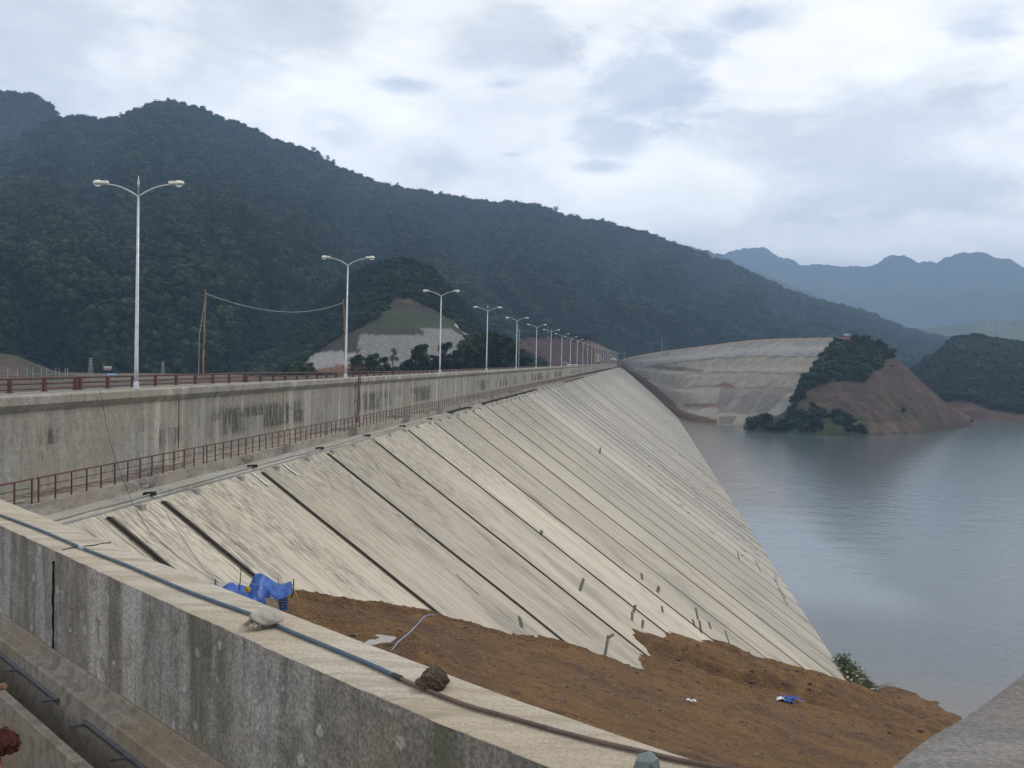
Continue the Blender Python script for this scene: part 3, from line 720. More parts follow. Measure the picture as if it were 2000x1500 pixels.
# right abutment: sprayed concrete slope in benches, foot on plinth and water
top = [(1190, 709, 1150), (1208, 708, 1125), (1222, 702, 1110), (1250, 696, 1080), (1290, 689, 1050), (1330, 684, 1010), (1400, 675, 970), (1470, 666, 930), (1550, 663, 895), (1632, 662, 860), (1700, 664, 850)]
bot = [(1190, 725, 1140), (1208, 728, 1122), (1232, 742, 1085), (1262, 768, 1010), (1300, 803, 880), (1345, 832, 745), (1400, 836, 720), (1460, 836, 712), (1520, 840, 700), (1600, 840, 700), (1700, 838, 700)]
ns, ms = 260, 110; P = np.zeros((ns, ms+24, 3))
for i in range(ns):
    u = i/(ns-1); k = u*(len(top)-1); a = int(min(k, len(top)-2)); f_ = k-a
    tp = [top[a][c]*(1-f_)+top[a+1][c]*f_ for c in range(3)]; bt = [bot[a][c]*(1-f_)+bot[a+1][c]*f_ for c in range(3)]
    A = at(bt[0], bt[1], bt[2]); B = at(tp[0], tp[1], tp[2])
    for j in range(ms):
        v = j/(ms-1); s = v+.028*sin(v*2*pi*4)          # four benches: rises steeper, then flatter
        q = A+(B-A)*v; q[2] = A[2]+(B[2]-A[2])*s
        q[2] += .25*float(fbm(q[0]*.1, q[1]*.1, 3, 81))
        P[i, j+12] = q
    dn = A/np.linalg.norm(A[:2])
    for j in range(12): P[i, j] = A+np.array([-dn[0]*(12-j)*.4, -dn[1]*(12-j)*.4, -(12-j)*2.5])
    for j in range(12): P[i, ms+12+j] = B+np.array([dn[0]*(j+1)*14, dn[1]*(j+1)*14, (1.5 if j < 2 else 1.5-(j-1)*7)])
sh = (.225, .205, .172)
zones = [([(1180, 700), (1700, 640), (1700, 700), (1600, 697), (1480, 693), (1400, 700), (1240, 716), (1200, 716)], (.235, .228, .215)),
         ([(1240, 716), (1400, 697), (1600, 698), (1600, 712), (1360, 752), (1280, 742)], (.235, .215, .175)),
         ([(1250, 716), (1300, 714), (1380, 722), (1370, 728), (1290, 722)], (.12, .10, .08)),
         ([(1388, 726), (1440, 724), (1440, 729), (1400, 730)], (.15, .09, .065)), ([(1394, 754), (1410, 746), (1425, 748), (1438, 757), (1500, 754), (1500, 757), (1400, 757)], (.15, .085, .06)),
         ([(1408, 757), (1590, 756), (1560, 762), (1530, 800), (1480, 812), (1405, 806), (1400, 790)], (.145, .135, .12)),
         ([(1270, 714), (1400, 696), (1600, 696), (1600, 699), (1400, 699), (1270, 717)], (.13, .12, .105)), ([(1290, 733), (1380, 727), (1590, 727), (1590, 730), (1380, 730)], (.15, .13, .105)), ([(1300, 757), (1400, 754), (1400, 757)], (.12, .11, .10)),
         ([(1335, 788), (1408, 788), (1405, 794), (1340, 794)], (.15, .095, .07)),
         ([(1440, 766), (1470, 757), (1420, 808), (1412, 806)], (.18, .17, .155)), ([(1480, 778), (1500, 764), (1470, 806), (1462, 806)], (.18, .17, .155)),
         ([(1535, 768), (1556, 768), (1548, 802), (1510, 812), (1500, 808)], (.23, .22, .20)),
         ([(1225, 722), (1240, 728), (1262, 738), (1290, 765), (1330, 800), (1372, 812), (1402, 822), (1400, 829), (1345, 832), (1200, 735)], (.105, .065, .036)),
         ([(1400, 809), (1480, 811), (1480, 815), (1400, 813)], (.22, .21, .19)), ([(1405, 815), (1440, 814), (1430, 828), (1405, 828)], (.13, .11, .09)),
         ([(1462, 822), (1510, 812), (1560, 806), (1560, 850), (1455, 850)], (.16, .10, .07))]
ker = np.hanning(41); ker /= ker.sum(); Pp = np.pad(P, ((20, 20), (0, 0), (0, 0)), mode='reflect', reflect_type='odd'); P = np.stack([np.stack([np.convolve(Pp[:, j, c], ker, 'valid') for c in range(3)], -1) for j in range(P.shape[1])], 1)
c_ = paint(P, sh, zones, 3., 91); c_[:, ms+12:] = (.20, .12, .06); c_[:, ms+11:ms+13] = (.23, .17, .11)
tag(link('terrain', grid_mesh('terrain', P, True, c_), tinted('sprayed slope', .14, .24, run=(1, 1, .3), bdist=.25, bstr=.3)), kind='structure')

# headland: bare reddish cone with trees on its left shoulder
HT = [(1452, 834), (1480, 826), (1520, 815), (1550, 790), (1572, 748), (1600, 705), (1632, 668), (1660, 666), (1690, 668), (1720, 680), (1745, 696), (1775, 722), (1800, 746), (1830, 772), (1860, 797), (1880, 815), (1898, 829)]
HB = [(1452, 837), (1500, 846), (1600, 850), (1700, 850), (1800, 846), (1850, 840), (1898, 832)]
def wd(px, py): g = px_dir(px, py); return ZW/g[2]*hypot(g[0], g[1])
DB = [(px, wd(px, py)) for px, py in HB]
DT = [(px, interp(px, DB, 1)+(interp(px, HB, 1)-py)*.62) for px, py in HT]
hd, hdv = hill_surface(HT, DT, DB, HB, n=220, m=110, amp=1.2, nsc=.06, seed=101, footpix=True, shape=.95)
hd[:, 0, 2] -= 6
zones = [([(1545, 810), (1560, 760), (1575, 745), (1640, 655), (1680, 660), (1745, 690), (1740, 700), (1700, 730), (1690, 742), (1640, 745), (1600, 752), (1575, 762)], (.035, .045, .022)),
         ([(1455, 820), (1510, 810), (1560, 800), (1640, 808), (1698, 822), (1690, 860), (1455, 860)], (.035, .048, .022)), ([(1700, 826), (1790, 822), (1800, 850), (1700, 852)], (.090, .060, .045)),
         ([(1730, 690), (1760, 700), (1895, 826), (1880, 832), (1800, 765)], (.080, .050, .040))]
c_ = paint(hd, (.064, .044, .036), zones, 5., 111)
gr_ = fbm(hd[..., 0]*.03, hd[..., 1]*.03+hd[..., 2]*.02, 4, 117) > .15; base_ = np.isclose(c_[..., 0], .064); c_[gr_ & base_] = (.060, .048, .030)
tag(link('terrain', grid_mesh('terrain', hd, True, c_), tinted('headland soil', .12, .4, run=(1, 1, .35), bdist=.5, bstr=.5)), kind='structure')
q = sample(hd, hdv, 5200, 1.25); x_, y_ = to_px(q); kz = (inpoly(x_, y_, zones[0][0]) | inpoly(x_, y_, [(1462, 826), (1510, 818), (1560, 806), (1640, 812), (1695, 822), (1690, 846), (1465, 838)])) | (rng.random(len(q)) < .003)
kz &= (fbm(q[:, 0]*.05, q[:, 1]*.05, 3, 7) > -.28); q = q[kz]; sz = 1.4+rng.random(len(q))**2*3.6; q[:, 2] -= sz*.15; scatter('shrubs', q, sz)

# ================================================================== FOREGROUND PARAPET
INN = [(-14, 16.0), (-9.9, 12.35), (-7.6, 10.32), (-5.86, 8.78), (-4.66, 7.72), (-3.46, 6.66), (-2.75, 6.04), (-2.06, 5.44), (-1.55, 5.01), (-.96, 4.51), (-.5, 4.15), (-.29, 3.99), (.3, 3.56), (.9, 3.15), (1.25, 2.93)]
def smooth_path(pts, n=8):
    out = []
    for i in range(len(pts)-1):
        p0, p1, p2, p3 = [Vector(pts[min(max(k, 0), len(pts)-1)]) for k in (i-1, i, i+1, i+2)]
        for s_ in range(n):
            t = s_/n; out.append(.5*((2*p1)+(-p0+p2)*t+(2*p0-5*p1+4*p2-p3)*t*t+(-p0+3*p1-3*p2+p3)*t**3))
    out.append(Vector(pts[-1])); return out
ipath = smooth_path(INN, 8)
def jitter_edge(path, prof, closed=True, amp=.006):
    return sweep(path, prof, closed)
par = empty('parapet_wall', (-3.46, 6.66, -2.6), 'weathered concrete parapet wall in the left foreground with a hose lying along its top', 'wall')
def ppart(name, mb, mat, smooth=False):
    o = mb.build(name, mat, par, smooth); o.location = tuple(-x for x in par.location); return o
WT = .47
# body: stained sides
body = sweep(ipath, [(0, -2.60), (0, -1.612), (.0, -1.612), (WT, -1.612), (WT, -13.), (.05, -13.), (.05, -2.6)])
ppart('wall_body', body, M_fside)
# top: pale trowelled layer with worn arrises
tp = MB(); vs = []; fs = []; m_ = 14
dense = smooth_path([(v.x, v.y) for v in ipath], 4)
for i, p in enumerate(dense):
    d = (dense[min(i+1, len(dense)-1)]-dense[max(i-1, 0)]).normalized(); nr_ = Vector((-d.y, d.x))
    for j in range(m_+1):
        o = -.004+(WT+.008)*j/m_; z = -1.598+.0010*float(fbm(p.x*2.2+o*5, p.y*2.2, 4, 3))
        if j in (0, m_):
            z = -1.614; o += (.006 if j == 0 else -.006)*float(fbm(p.x*7, p.y*7, 3, 8+j))
        if j in (1, m_-1): z -= .003+.005*max(0, float(fbm(p.x*5, p.y*5, 3, 18+j)))
        q = p+nr_*o; vs.append((q.x, q.y, z))
for i in range(len(dense)-1):
    for j in range(m_): a = i*(m_+1)+j; fs.append((a, a+m_+1, a+m_+2, a+1))
tp.add(vs, fs); ppart('wall_top', tp, M_ftop, True)
# foot ledge and trench edge
ppart('foot_ledge', sweep(ipath, [(.0, -2.9), (0, -2.415), (-.012, -2.412), (-.028, -2.424), (-.05, -2.495), (-.06, -2.503), (-.135, -2.515), (-.148, -2.53), (-.155, -2.75), (-.16, -3.15), (-.1, -3.15)][::-1]), M_trench)
# expansion joints seen as dark gaps on the inner face
for q_, zt in (((104, 1160), -1.62),):
    n_ = Vector((.66, .75, 0)); a = Vector((-4.70, 7.755, 0)); r_ = random.Random(3)
    pth = [(a.x-.006*n_.x+r_.uniform(-.004, .004), a.y-.006*n_.y, z) for z in np.linspace(-1.7, -2.44, 14)]
    jb = MB(); jb.tube(pth, [.006+.006*r_.random() for _ in pth], 5); ppart('joint_gap', jb, M_seal)
cpts = [tuple(onz(x, y, -1.596)) for x, y in ((122, 1074), (140, 1070), (160, 1067), (180, 1066), (198, 1062), (216, 1060))]
jb = MB(); jb.tube(cpts, [.004, .007, .004, .008, .005, .007], 5); ppart('joint_gap', jb, M_seal)
# outer trench wall and floor
tw = empty('trench_wall', (-4.2, 6.3, -2.6), 'low stained concrete trench wall at the bottom left corner, below the parapet', 'wall')
o = sweep(ipath, [(-.405, -3.2), (-.405, -2.645), (-.412, -2.63), (-.465, -2.63), (-.475, -2.64), (-.53, -4.5), (-.45, -4.5)]).build('wall_body', M_trench, tw); o.location = (4.2, -6.3, 2.6)
mb = sweep(ipath, [(-.16, -3.14), (-.16, -3.10), (-.405, -3.10), (-.405, -3.14)]); tag(mb.build('floor', M_trench), kind='structure')
mb = MB(); mb.box((-3.5, -.6, -3.4), (14, 7.6, .2)); tag(mb.build('floor', M_trench), kind='structure')
# angle-iron frames with studs on the trench edge
def arc_at(px, py, z):
    t = onz(px, py, z); return min(range(len(dense)), key=lambda i: (dense[i].x-t[0])**2+(dense[i].y-t[1])**2)
def frame_part(i0, i1, studs, label):
    e_ = empty('angle_frame', (dense[i0].x, dense[i0].y, -2.54), label, 'steel frame', 'angle steel frames along the trench')
    sub = [dense[i] for i in range(min(i0, i1), max(i0, i1)+1)]
    o = sweep(sub, [(-.152, -2.68), (-.152, -2.628), (-.186, -2.628), (-.186, -2.634), (-.159, -2.634), (-.159, -2.68)]).build('angle_bar', M_steel, e_); o.location = -e_.location
    for t in studs:
        i = min(int(len(sub)*t), len(sub)-2); p = sub[i]; d = (sub[i+1]-sub[i]).normalized(); nr_ = Vector((-d.y, d.x))
        a = p-nr_*.155; b = p-nr_*.27-d*.03
        s_ = MB(); s_.bar((a.x, a.y, -2.645), (b.x, b.y, -2.645), .020, .008); s_.bar((a.x, a.y, -2.655), (b.x, b.y, -2.655), .005, .018)
        o = s_.build('stud', M_steel, e_); o.location = -e_.location
iA = arc_at(-120, 1200, -2.53); iB = arc_at(97, 1341, -2.53); iC = arc_at(150, 1383, -2.53); iD = arc_at(420, 1560, -2.53)
frame_part(iA, iB, (.2, .62, .97), 'angle steel frame with studs on the trench edge, farther one at the left')
frame_part(iC, iD, (.02, .33, .66, .95), 'angle steel frame with studs on the trench edge, nearer one at bottom left')
# coping at the lower right
cp = empty('stone_coping', (.6, 1.6, -.8), 'grey concrete coping close to the camera at the bottom right corner', 'wall')
e0 = [(.0, .95), (.20, 1.25), (.33, 1.44), (.425, 1.585), (.515, 1.70), (.62, 1.85), (.72, 2.0), (.90, 2.27), (1.3, 2.85), (1.9, 3.7)]
ed = smooth_path(e0, 5)
o = sweep(ed, [(-.03, -3.2), (-.03, -.62), (0.0, -.575), (-.012, -.553), (-.14, -.543), (-.155, -.548), (-.165, -.548), (-.18, -.541), (-.42, -.538), (-.46, -.58), (-.46, -3.2)]).build('coping_block', M_cop, cp, True); o.location = (-.6, -1.6, .8)

# ================================================================== OBJECTS
ORD = ['first', 'second', 'third', 'fourth', 'fifth', 'sixth', 'seventh', 'eighth', 'ninth', 'tenth', 'eleventh', 'twelfth', 'thirteenth', 'fourteenth', 'fifteenth', 'sixteenth', 'seventeenth', 'eighteenth', 'nineteenth',
       'twentieth']+['twenty-'+x for x in ('first', 'second', 'third', 'fourth', 'fifth', 'sixth', 'seventh', 'eighth', 'ninth')]+['thirtieth']+['thirty-'+x for x in ('first', 'second', 'third', 'fourth', 'fifth', 'sixth', 'seventh', 'eighth', 'ninth')]+['fortieth']
ORD += ['forty-'+x for x in ('first', 'second', 'third', 'fourth', 'fifth', 'sixth', 'seventh', 'eighth', 'ninth')]+['fiftieth']+['fifty-'+x for x in ('first', 'second', 'third', 'fourth', 'fifth', 'sixth', 'seventh', 'eighth', 'ninth')]+['sixtieth']
# ---- street lamps
def make_lamp(finial):
    r = empty('street_lamp'); H = 9.3
    p = MB(); p.lathe([(.105, 0), (.10, 1.0), (.052, H)], n=12); p.build('pole', M_galv, r, True)
    b = MB(); b.lathe([(.23, 0), (.23, .03), (.15, .05), (.13, .32), (.115, .36)], n=12); b.build('base_plate', M_galv, r)
    if finial:
        f = MB(); f.lathe([(.03, H), (.03, H+.42), (.055, H+.44), (.06, H+.62), (.03, H+.78), (.008, H+.98)], n=10); f.build('finial', M_galv, r, True)
    for s in (-1, 1):
        a = MB(); pts = []
        for t in np.linspace(0, 1, 12):
            pts.append((s*(.03+1.58*t), 0, H-.02+.56*(1-(1-t)**1.9)))
        a.tube(pts, [.042-.01*t for t in np.linspace(0, 1, 12)], 8); a.build('arm', M_galv, r, True)
        h = MB(); rot = Matrix.Rotation(-s*.06, 3, 'Y')
        cx = s*1.98; cz = H+.60
        prof = [(.01, .17), (.10, .155), (.16, .11), (.185, .05), (.185, .0)]
        h.lathe(prof[::-1], (cx+s*.04, 0, cz-.02), 14, sx=1.35, sy=.95); ho = h.build('lamp_head', M_lampw, r, True)
        g = MB(); g.lathe([(.175, .0), (.15, -.07), (.09, -.125), (.01, -.15)][::-1], (cx+s*.04, 0, cz-.024), 14, sx=1.3, sy=.9); g.build('lamp_glass', M_glass, ho, True)
        k_ = MB(); k_.box((cx-s*.30, 0, cz+.045), (.30, .20, .13)); k_.build('ballast_cover', M_lampw, ho)
        k_ = MB(); k_.box((cx-s*.29, 0, cz-.075), (.27, .16, .10)); k_.build('ballast_box', M_lampd, ho)
    return r
lampA = make_lamp(True); lampB = make_lamp(False)
ly = [onx(266, 758, -24.2)[1], onx(675, 735, -24.2)[1], onx(859, 726, -24.2)[1], onx(950, 721, -24.2)[1], onx(1008, 719, -24.2)[1], onx(1047, 716, -24.2)[1]]
while ly[-1] < YEND-50: ly.append(ly[-1]+37.9)
usedA = usedB = False
for i, y in enumerate(ly):
    fin_ = i in (0, 3, 6, 9, 14)
    if fin_: o = lampA if not usedA else copy_tree(lampA); usedA = True
    else: o = lampB if not usedB else copy_tree(lampB); usedB = True
    o.location = (-24.2, y, -1.735); o.rotation_euler = (random.uniform(-.003, .003), random.uniform(-.004, .004)+.004, random.uniform(-.05, .05))
    nm = 'nearest the camera' if i == 0 else ORD[i]+' from the camera'
    tag(o, 'double-arm street lamp on the crest wall, '+nm+(', with a spike finial' if fin_ and i < 9 else ''), 'street lamp', 'street lamps along the dam crest')
# ---- walkway railing, in sections
RX = -22.08; RZ = -5.60; RH = .92
def rail_section(L, npost, detail=True):
    r = empty('walkway_railing')
    rl = MB(); rl.tube([(0, -.12, RH), (0, L+.12, RH)], .033, 8); 
    mid = MB(); mid.tube([(0, 0, RH*.66), (0, L, RH*.66)], .019, 6); low = MB(); low.tube([(0, 0, RH*.33), (0, L, RH*.33)], .019, 6)
    def post(y):
        p = MB(); p.box((0, 0, RH/2-.05), (.045, .05, RH+.10)); p.box((.03, -.07, -.10), (.045, .16, .04)); p.box((.03, -.14, -.06), (.045, .035, .10)); return p
    if detail:
        rl.build('top_rail', M_red, r); mid.build('middle_rail', M_red, r); low.build('lower_rail', M_red, r)
        pm_ = post(0).mesh('post')
        for k in range(npost): o = link('post', pm_, M_red, r); o.location = (0, L*k/(npost-1), 0)
    else:
        for k in range(npost):
            q = post(0); rl.add([(v[0], v[1]+L*k/(npost-1), v[2]) for v in q.v], q.f)
        rl.add(mid.v, mid.f); rl.add(low.v, low.f); rl.build('rails_and_posts', M_red, r)
    return r
gaps = [onx(69, 936, RX)[1]-15.2, onx(69, 936, RX)[1], onx(401, 870, RX)[1], onx(637, 833, RX)[1], onx(772.5, 805, RX)[1]]
while gaps[-1] < YEND-22: gaps.append(gaps[-1]+20.)
sec_len = {}
for i in range(len(gaps)-1):
    L = gaps[i+1]-gaps[i]-.42; y = gaps[i]+.21; det = i < 6; key = (round(L, 2), det)
    npost = max(3, round(L/1.07)+1)
    if key in sec_len: o = copy_tree(sec_len[key])
    else: o = rail_section(L, npost, det); sec_len[key] = o
    o.location = (RX, y, RZ)
    tag(o, 'red walkway railing section below the crest wall, '+('cut by the left edge' if i == 0 else ORD[i]+' from the left'), 'railing', 'railing sections along the upstream walkway')
# ---- road railing on the crest, chunky posts
def crest_section(L, npost, detail):
    r = empty('road_railing'); h = .62
    rails = [MB().tube([(0, -.05, z), (0, L+.05, z)], rr, 8) for z, rr in ((h-.03, .045), (h*.58, .035), (h*.22, .035))]
    def post(): p = MB(); p.box((0, 0, h/2-.02), (.10, .20, h)); p.box((0, 0, .012), (.22, .26, .024)); return p
    if detail:
        for nm, q in zip(('top_rail', 'middle_rail', 'lower_rail'), rails): q.build(nm, M_red, r)
        pm_ = post().mesh('post')
        for k in range(npost): o = link('post', pm_, M_red, r); o.location = (0, .1+(L-.2)*k/(npost-1), 0)
    else:
        a = rails[0]
        for q in rails[1:]: a.add(q.v, q.f)
        q = post()
        for k in range(npost): a.add([(v[0], v[1]+.1+(L-.2)*k/(npost-1), v[2]) for v in q.v], q.f)
        a.build('rails_and_posts', M_red, r)
    return r
CX = -26.1
g0 = onx(152, 742, CX)[1]; cg = [g0-20.4, g0]
while cg[-1] < YEND-20: cg.append(cg[-1]+20.4)
protoD = crest_section(20.2, 9, True); protoS = crest_section(20.2, 9, False); uD = uS = False
for i in range(len(cg)-1):
    y = cg[i]+.1; det = i < 6
    if det: o = protoD if not uD else copy_tree(protoD); uD = True
    else: o = protoS if not uS else copy_tree(protoS); uS = True
    z0, z1 = [-1.76-.36*min(1, max(0, (yy-58)/55.)) for yy in (y, y+20.2)]
    o.location = (CX, y, z0); o.rotation_euler = (atan2(z1-z0, 20.2), 0, 0)
    tag(o, 'low red thick-posted railing section on the crest road, '+('cut by left edge' if i == 0 else ORD[i]+' from the left'), 'railing', 'railing sections along the crest road')
mb = MB(); mb.box((CX, (5+YEND)/2, -2.2), (.5, YEND-5, .60)); 
vs = []; 
kb = MB()
for y in (5, 58, 75, 95, 113, YEND):
    z = -1.765-.36*min(1, max(0, (y-58)/55.))
    vs += [(CX-.3, y, z-.6), (CX-.3, y, z), (CX+.3, y, z), (CX+.3, y, z-.6)]
kb.add(vs, [(i*4+j, i*4+j+1, (i+1)*4+j+1, (i+1)*4+j) for i in range(5) for j in range(3)]); part('kerb', kb.mesh('kerb'), M_edge, (0, 0, 0))
# ---- ladder on the wall
lp = onx(697, 826, -23.9); LY = lp[1]
ld = empty('ladder', (-23.85, LY, -5.6), 'dark red steel ladder fixed to the crest wall beside the second lamp', 'ladder')
for s in (-1, 1):
    q = MB(); q.tube([(0, s*.24, 0), (.12, s*.24, 3.55), (.12, s*.24, 4.85), (-.9, s*.24-.1, 4.9)], .036, 6); q.build('side_rail', M_red, ld)
for k in range(14): q = MB(); q.tube([(.02+k*.008, -.24, .25+k*.28), (.02+k*.008, .24, .25+k*.28)], .018, 6); q.build('rung', M_red, ld)
for k in range(3): q = MB(); q.box((-.05, -.38, .75+k*1.2), (.10, .28, .09)); q.build('bracket', M_red, ld)
# ---- dark mesh mats on the ledge
for (a, b, lb) in [((878, 806), (918, 798), 'short black mesh mat on the ledge beside the railing, nearer of three'), ((945, 791), (1048, 764), 'long black mesh mat on the ledge beside the railing, middle of three'),
                   ((1102, 749), (1140, 742), 'narrow black mesh mat on the ledge, farthest of three')]:
    A = onx(a[0], a[1], -21.5); B = onx(b[0], b[1], -21.5); q = MB(); L = B[1]-A[1]
    for k in range(7): q.box((0.12*k-.4, L/2, .0), (.09, L, .05))
    for k in range(int(L/1.2)): q.box((0, .6+k*1.2, .035), (.9, .08, .03))
    tag(q.build('mesh_mat', M_dark, loc=(-21.45, A[1], -6.08)), lb, 'mat', 'black mats on the ledge')
# ---- wire hanging over the wall and down the slab
wp = [onx(194, 764, -23.7), onx(199, 790, -23.6), onx(206, 830, -23.3), onx(216, 872, -22.6), onx(226, 905, -21.9), onslab(258, 985), onslab(290, 1040), onslab(340, 1085), onslab(400, 1125), onslab(425, 1140)]
q = MB(); q.tube([tuple(p+np.array([.03, 0, .04])) for p in wp], .011, 5); tag(q.build('cable', M_wire, smooth=True), 'thin black cable hanging over the crest wall and down the slab near the left edge', 'cable')
wp = [onslab(325, 1006), onslab(360, 1058), onslab(398, 1115), onslab(430, 1132)]
q = MB(); q.tube([tuple(p+np.array([.02, 0, .03])) for p in wp], .008, 5); tag(q.build('cable', M_wire, smooth=True), 'very thin cable on the pale slab above the blue tarp shelter', 'cable')
# ---- thin poles with a sagging wire behind the road
def pole_at(pb, pt, X, rad, mat, name, label):
    B = onx(pb[0], pb[1], X); t = px_dir(*pt); Tp = t*(hypot(B[0], B[1])/hypot(t[0], t[1]))
    B = np.array([B[0], B[1], -2.3]); n = 9
    pts = [B+(Tp-B)*k/(n-1)+np.array([.03*sin(k*2.1), 0, 0]) for k in range(n)]
    q = MB(); q.tube([tuple(p-B) for p in pts], [rad*(1-.35*k/(n-1)) for k in range(n)], 7)
    r = tag(q.build(name, mat, loc=tuple(B)), label, 'pole'); return r, Tp
M_bam = simple('weathered bamboo', (.26, .17, .09), .75, 0, .4, 3.)
p1, T1 = pole_at((396, 736), (402, 565), -35.5, .085, M_bam, 'utility_pole', 'tall thin brown pole behind the road railing, carrying one end of the wire')
p2, T2 = pole_at((676, 735), (671, 585), -35.5, .10, M_bam, 'utility_pole', 'thin pole just behind the second lamp, carrying the other end of the wire')
a, b = T1-np.array([0, 0, .35]), T2-np.array([0, 0, .35]); pts = [a+(b-a)*t-np.array([0, 0, 2.15*4*t*(1-t)*.62]) for t in np.linspace(0, 1, 24)]
q = MB(); q.tube(pts, .030, 5); tag(q.build('overhead_wire', M_wireg), 'sagging pale wire strung between the two thin poles', 'wire')
A = T1-np.array([0, 0, .5]); B = onx(388, 736, -35.2); q = MB(); q.tube([A, A*.5+B*.5+np.array([-.25, 0, 0]), B], .022, 5); tag(q.build('guy_wire', M_wireg), 'thin pale cable hanging beside the tall brown pole', 'wire')
# thin poles farther along
def far_pole(px, pyb, pyt, d, rad, label, mat=M_wireg):
    B = at(px, pyb, d); z1 = hz(px, pyt, d); q = MB(); q.tube([(0, 0, -3), (0, 0, z1-B[2])], rad, 6); q.box((0, 0, z1-B[2]-.5), (1.2, .15, .12))
    tag(q.build('utility_pole', mat, loc=tuple(B)), label, 'pole')
far_pole(1070, 656, 638, 880, .22, 'short grey pole standing on top of the red cut bank')
far_pole(1292, 690, 658, 1060, .24, 'lone grey pole above the left end of the sprayed concrete slope')
far_pole(1219, 706, 688, 1112, .2, 'short pale pole at the far end of the crest beyond the last lamp')
far_pole(1013, 716, 642, 230, .09, 'thin pole just behind the fifth lamp')
# ---- pylons, frame, huts on the left bank
def pylon(px, pyb, pyt, d, label):
    B = at(px, pyb, d); H = hz(px, pyt, d)-B[2]; r = empty('pylon', tuple(B), label, 'pylon', 'lattice pylons at the foot of the hill')
    q = MB(); w0 = H*.13
    for sx in (-1, 1):
        for sy in (-1, 1): q.bar((sx*w0, sy*w0, -2), (sx*w0*.18, sy*w0*.18, H), H*.014)
    for k in range(7):
        z = H*k/7; w_ = w0*(1-.82*k/7); z2 = H*(k+1)/7; w2 = w0*(1-.82*(k+1)/7)
        for sy in (-1, 1): q.bar((-w_, sy*w_, z), (w2, sy*w2, z2), H*.008); q.bar((w_, sy*w_, z), (-w2, sy*w2, z2), H*.008)
    q.build('lattice', M_wireg, r)
    q = MB()
    for z in (.72, .86, .97): q.bar((-H*.13, 0, H*z), (H*.13, 0, H*z), H*.016)
    q.build('cross_arm', M_wireg, r)
pylon(177, 737, 699, 430, 'small lattice pylon at the foot of the hill, left of the nearest lamp')
pylon(318, 735, 706, 430, 'small lattice pylon at the foot of the hill, right of the nearest lamp')
fr = empty('steel_frame', tuple(at(70, 738, 330)), 'row of bare pale steel posts with cross bars beyond the railing at the far left', 'frame')
fo = at(70, 738, 330)
for px in (15, 34, 53, 64, 81, 91, 109, 116, 127, 132):
    B = at(px, 740, 330)-fo; q = MB(); q.box((0, 0, 1.35), (.12, .12, 3.9)); q.build('post', M_wireg, fr, loc=tuple(B))
for a_, b_, y_ in ((15, 34, 729), (15, 34, 733), (64, 81, 730), (91, 109, 731), (116, 132, 732)):
    A = at(a_, y_, 330)-fo; B = at(b_, y_, 330)-fo; q = MB(); q.bar(A, B, .08); q.build('cross_bar', M_wireg, fr)
def hut(px, py, d, w_, h_, roofc, label, dep=3.):
    B = at(px, py, d); r = empty('hut', tuple(B), label, 'hut')
    yaw = -atan2(B[0], B[1]); r.rotation_euler = (0, 0, yaw)
    q = MB(); q.box((0, 0, h_*.3), (w_*.9, dep, h_*.8)); q.build('wall', simple('hut wall', (.3, .28, .25)), r)
    q = MB(); q.add([(-w_/2, -dep*.6, h_*.7), (w_/2, -dep*.6, h_*.7), (w_/2, dep*.6, h_*.7), (-w_/2, dep*.6, h_*.7), (-w_/2, 0, h_*1.05), (w_/2, 0, h_*1.05)],
                    [(0, 1, 5, 4), (2, 3, 4, 5), (0, 4, 3), (1, 2, 5), (0, 3, 2, 1)]); q.build('roof', roofc, r)
M_blue = simple('blue plastic sheet', (.010, .075, .33), .45, 0, .35, 2.5, bmp=.2, c2=(.006, .04, .22))
hut(218, 737, 400, 2.8, 1.3, simple('blue roof', (.10, .28, .50)), 'tiny hut with a blue roof at the hill foot, left of the nearest lamp')
hut(210, 722, 560, 4., 1.6, simple('pale roof', (.34, .31, .28)), 'tiny hut with a pale roof up the slope above the blue-roofed hut')
# ---- site things at the far end of the crest
def shelter(px, py, d, w_, h_, mat, label, cat='tent'):
    B = at(px, py, d); r = empty('site_tent', tuple(B), label, cat)
    q = MB(); n = 9; vs = [(w_*(i/(n-1)-.5), sy*w_*.3, h_*(.45+.55*sin(pi*i/(n-1))+.08*sin(i*2.3+sy))) for i in range(n) for sy in (-1, 0, 1)]
    for i in range(n): v = list(vs[i*3+1]); v[2] += h_*.25; vs[i*3+1] = tuple(v)
    q.add(vs, [(i*3+j, i*3+j+1, (i+1)*3+j+1, (i+1)*3+j) for i in range(n-1) for j in range(2)]); q.build('sheet', mat, r, True)
    for sx in (-.4, 0, .4):
        for sy in (-.25, .25): p = MB(); p.bar((sx*w_, sy*w_, -.5), (sx*w_, sy*w_, h_*.7), .12); p.build('pole', M_bam, r)
M_bsheet = simple('faded blue sheet', (.06, .16, .42), .6); M_wsheet = simple('white sheet', (.62, .62, .6), .6)
shelter(1103, 714, 420, 2.6, 1.3, M_bsheet, 'small blue sheet shelter on the crest behind the eighth lamp')
shelter(1172, 706, 720, 4.2, 2.2, M_bsheet, 'faded blue sheet shelter near the far end of the crest, left of the white one')
shelter(1198, 706, 840, 4.5, 2.2, M_wsheet, 'white sheet shelter at the far end of the crest')
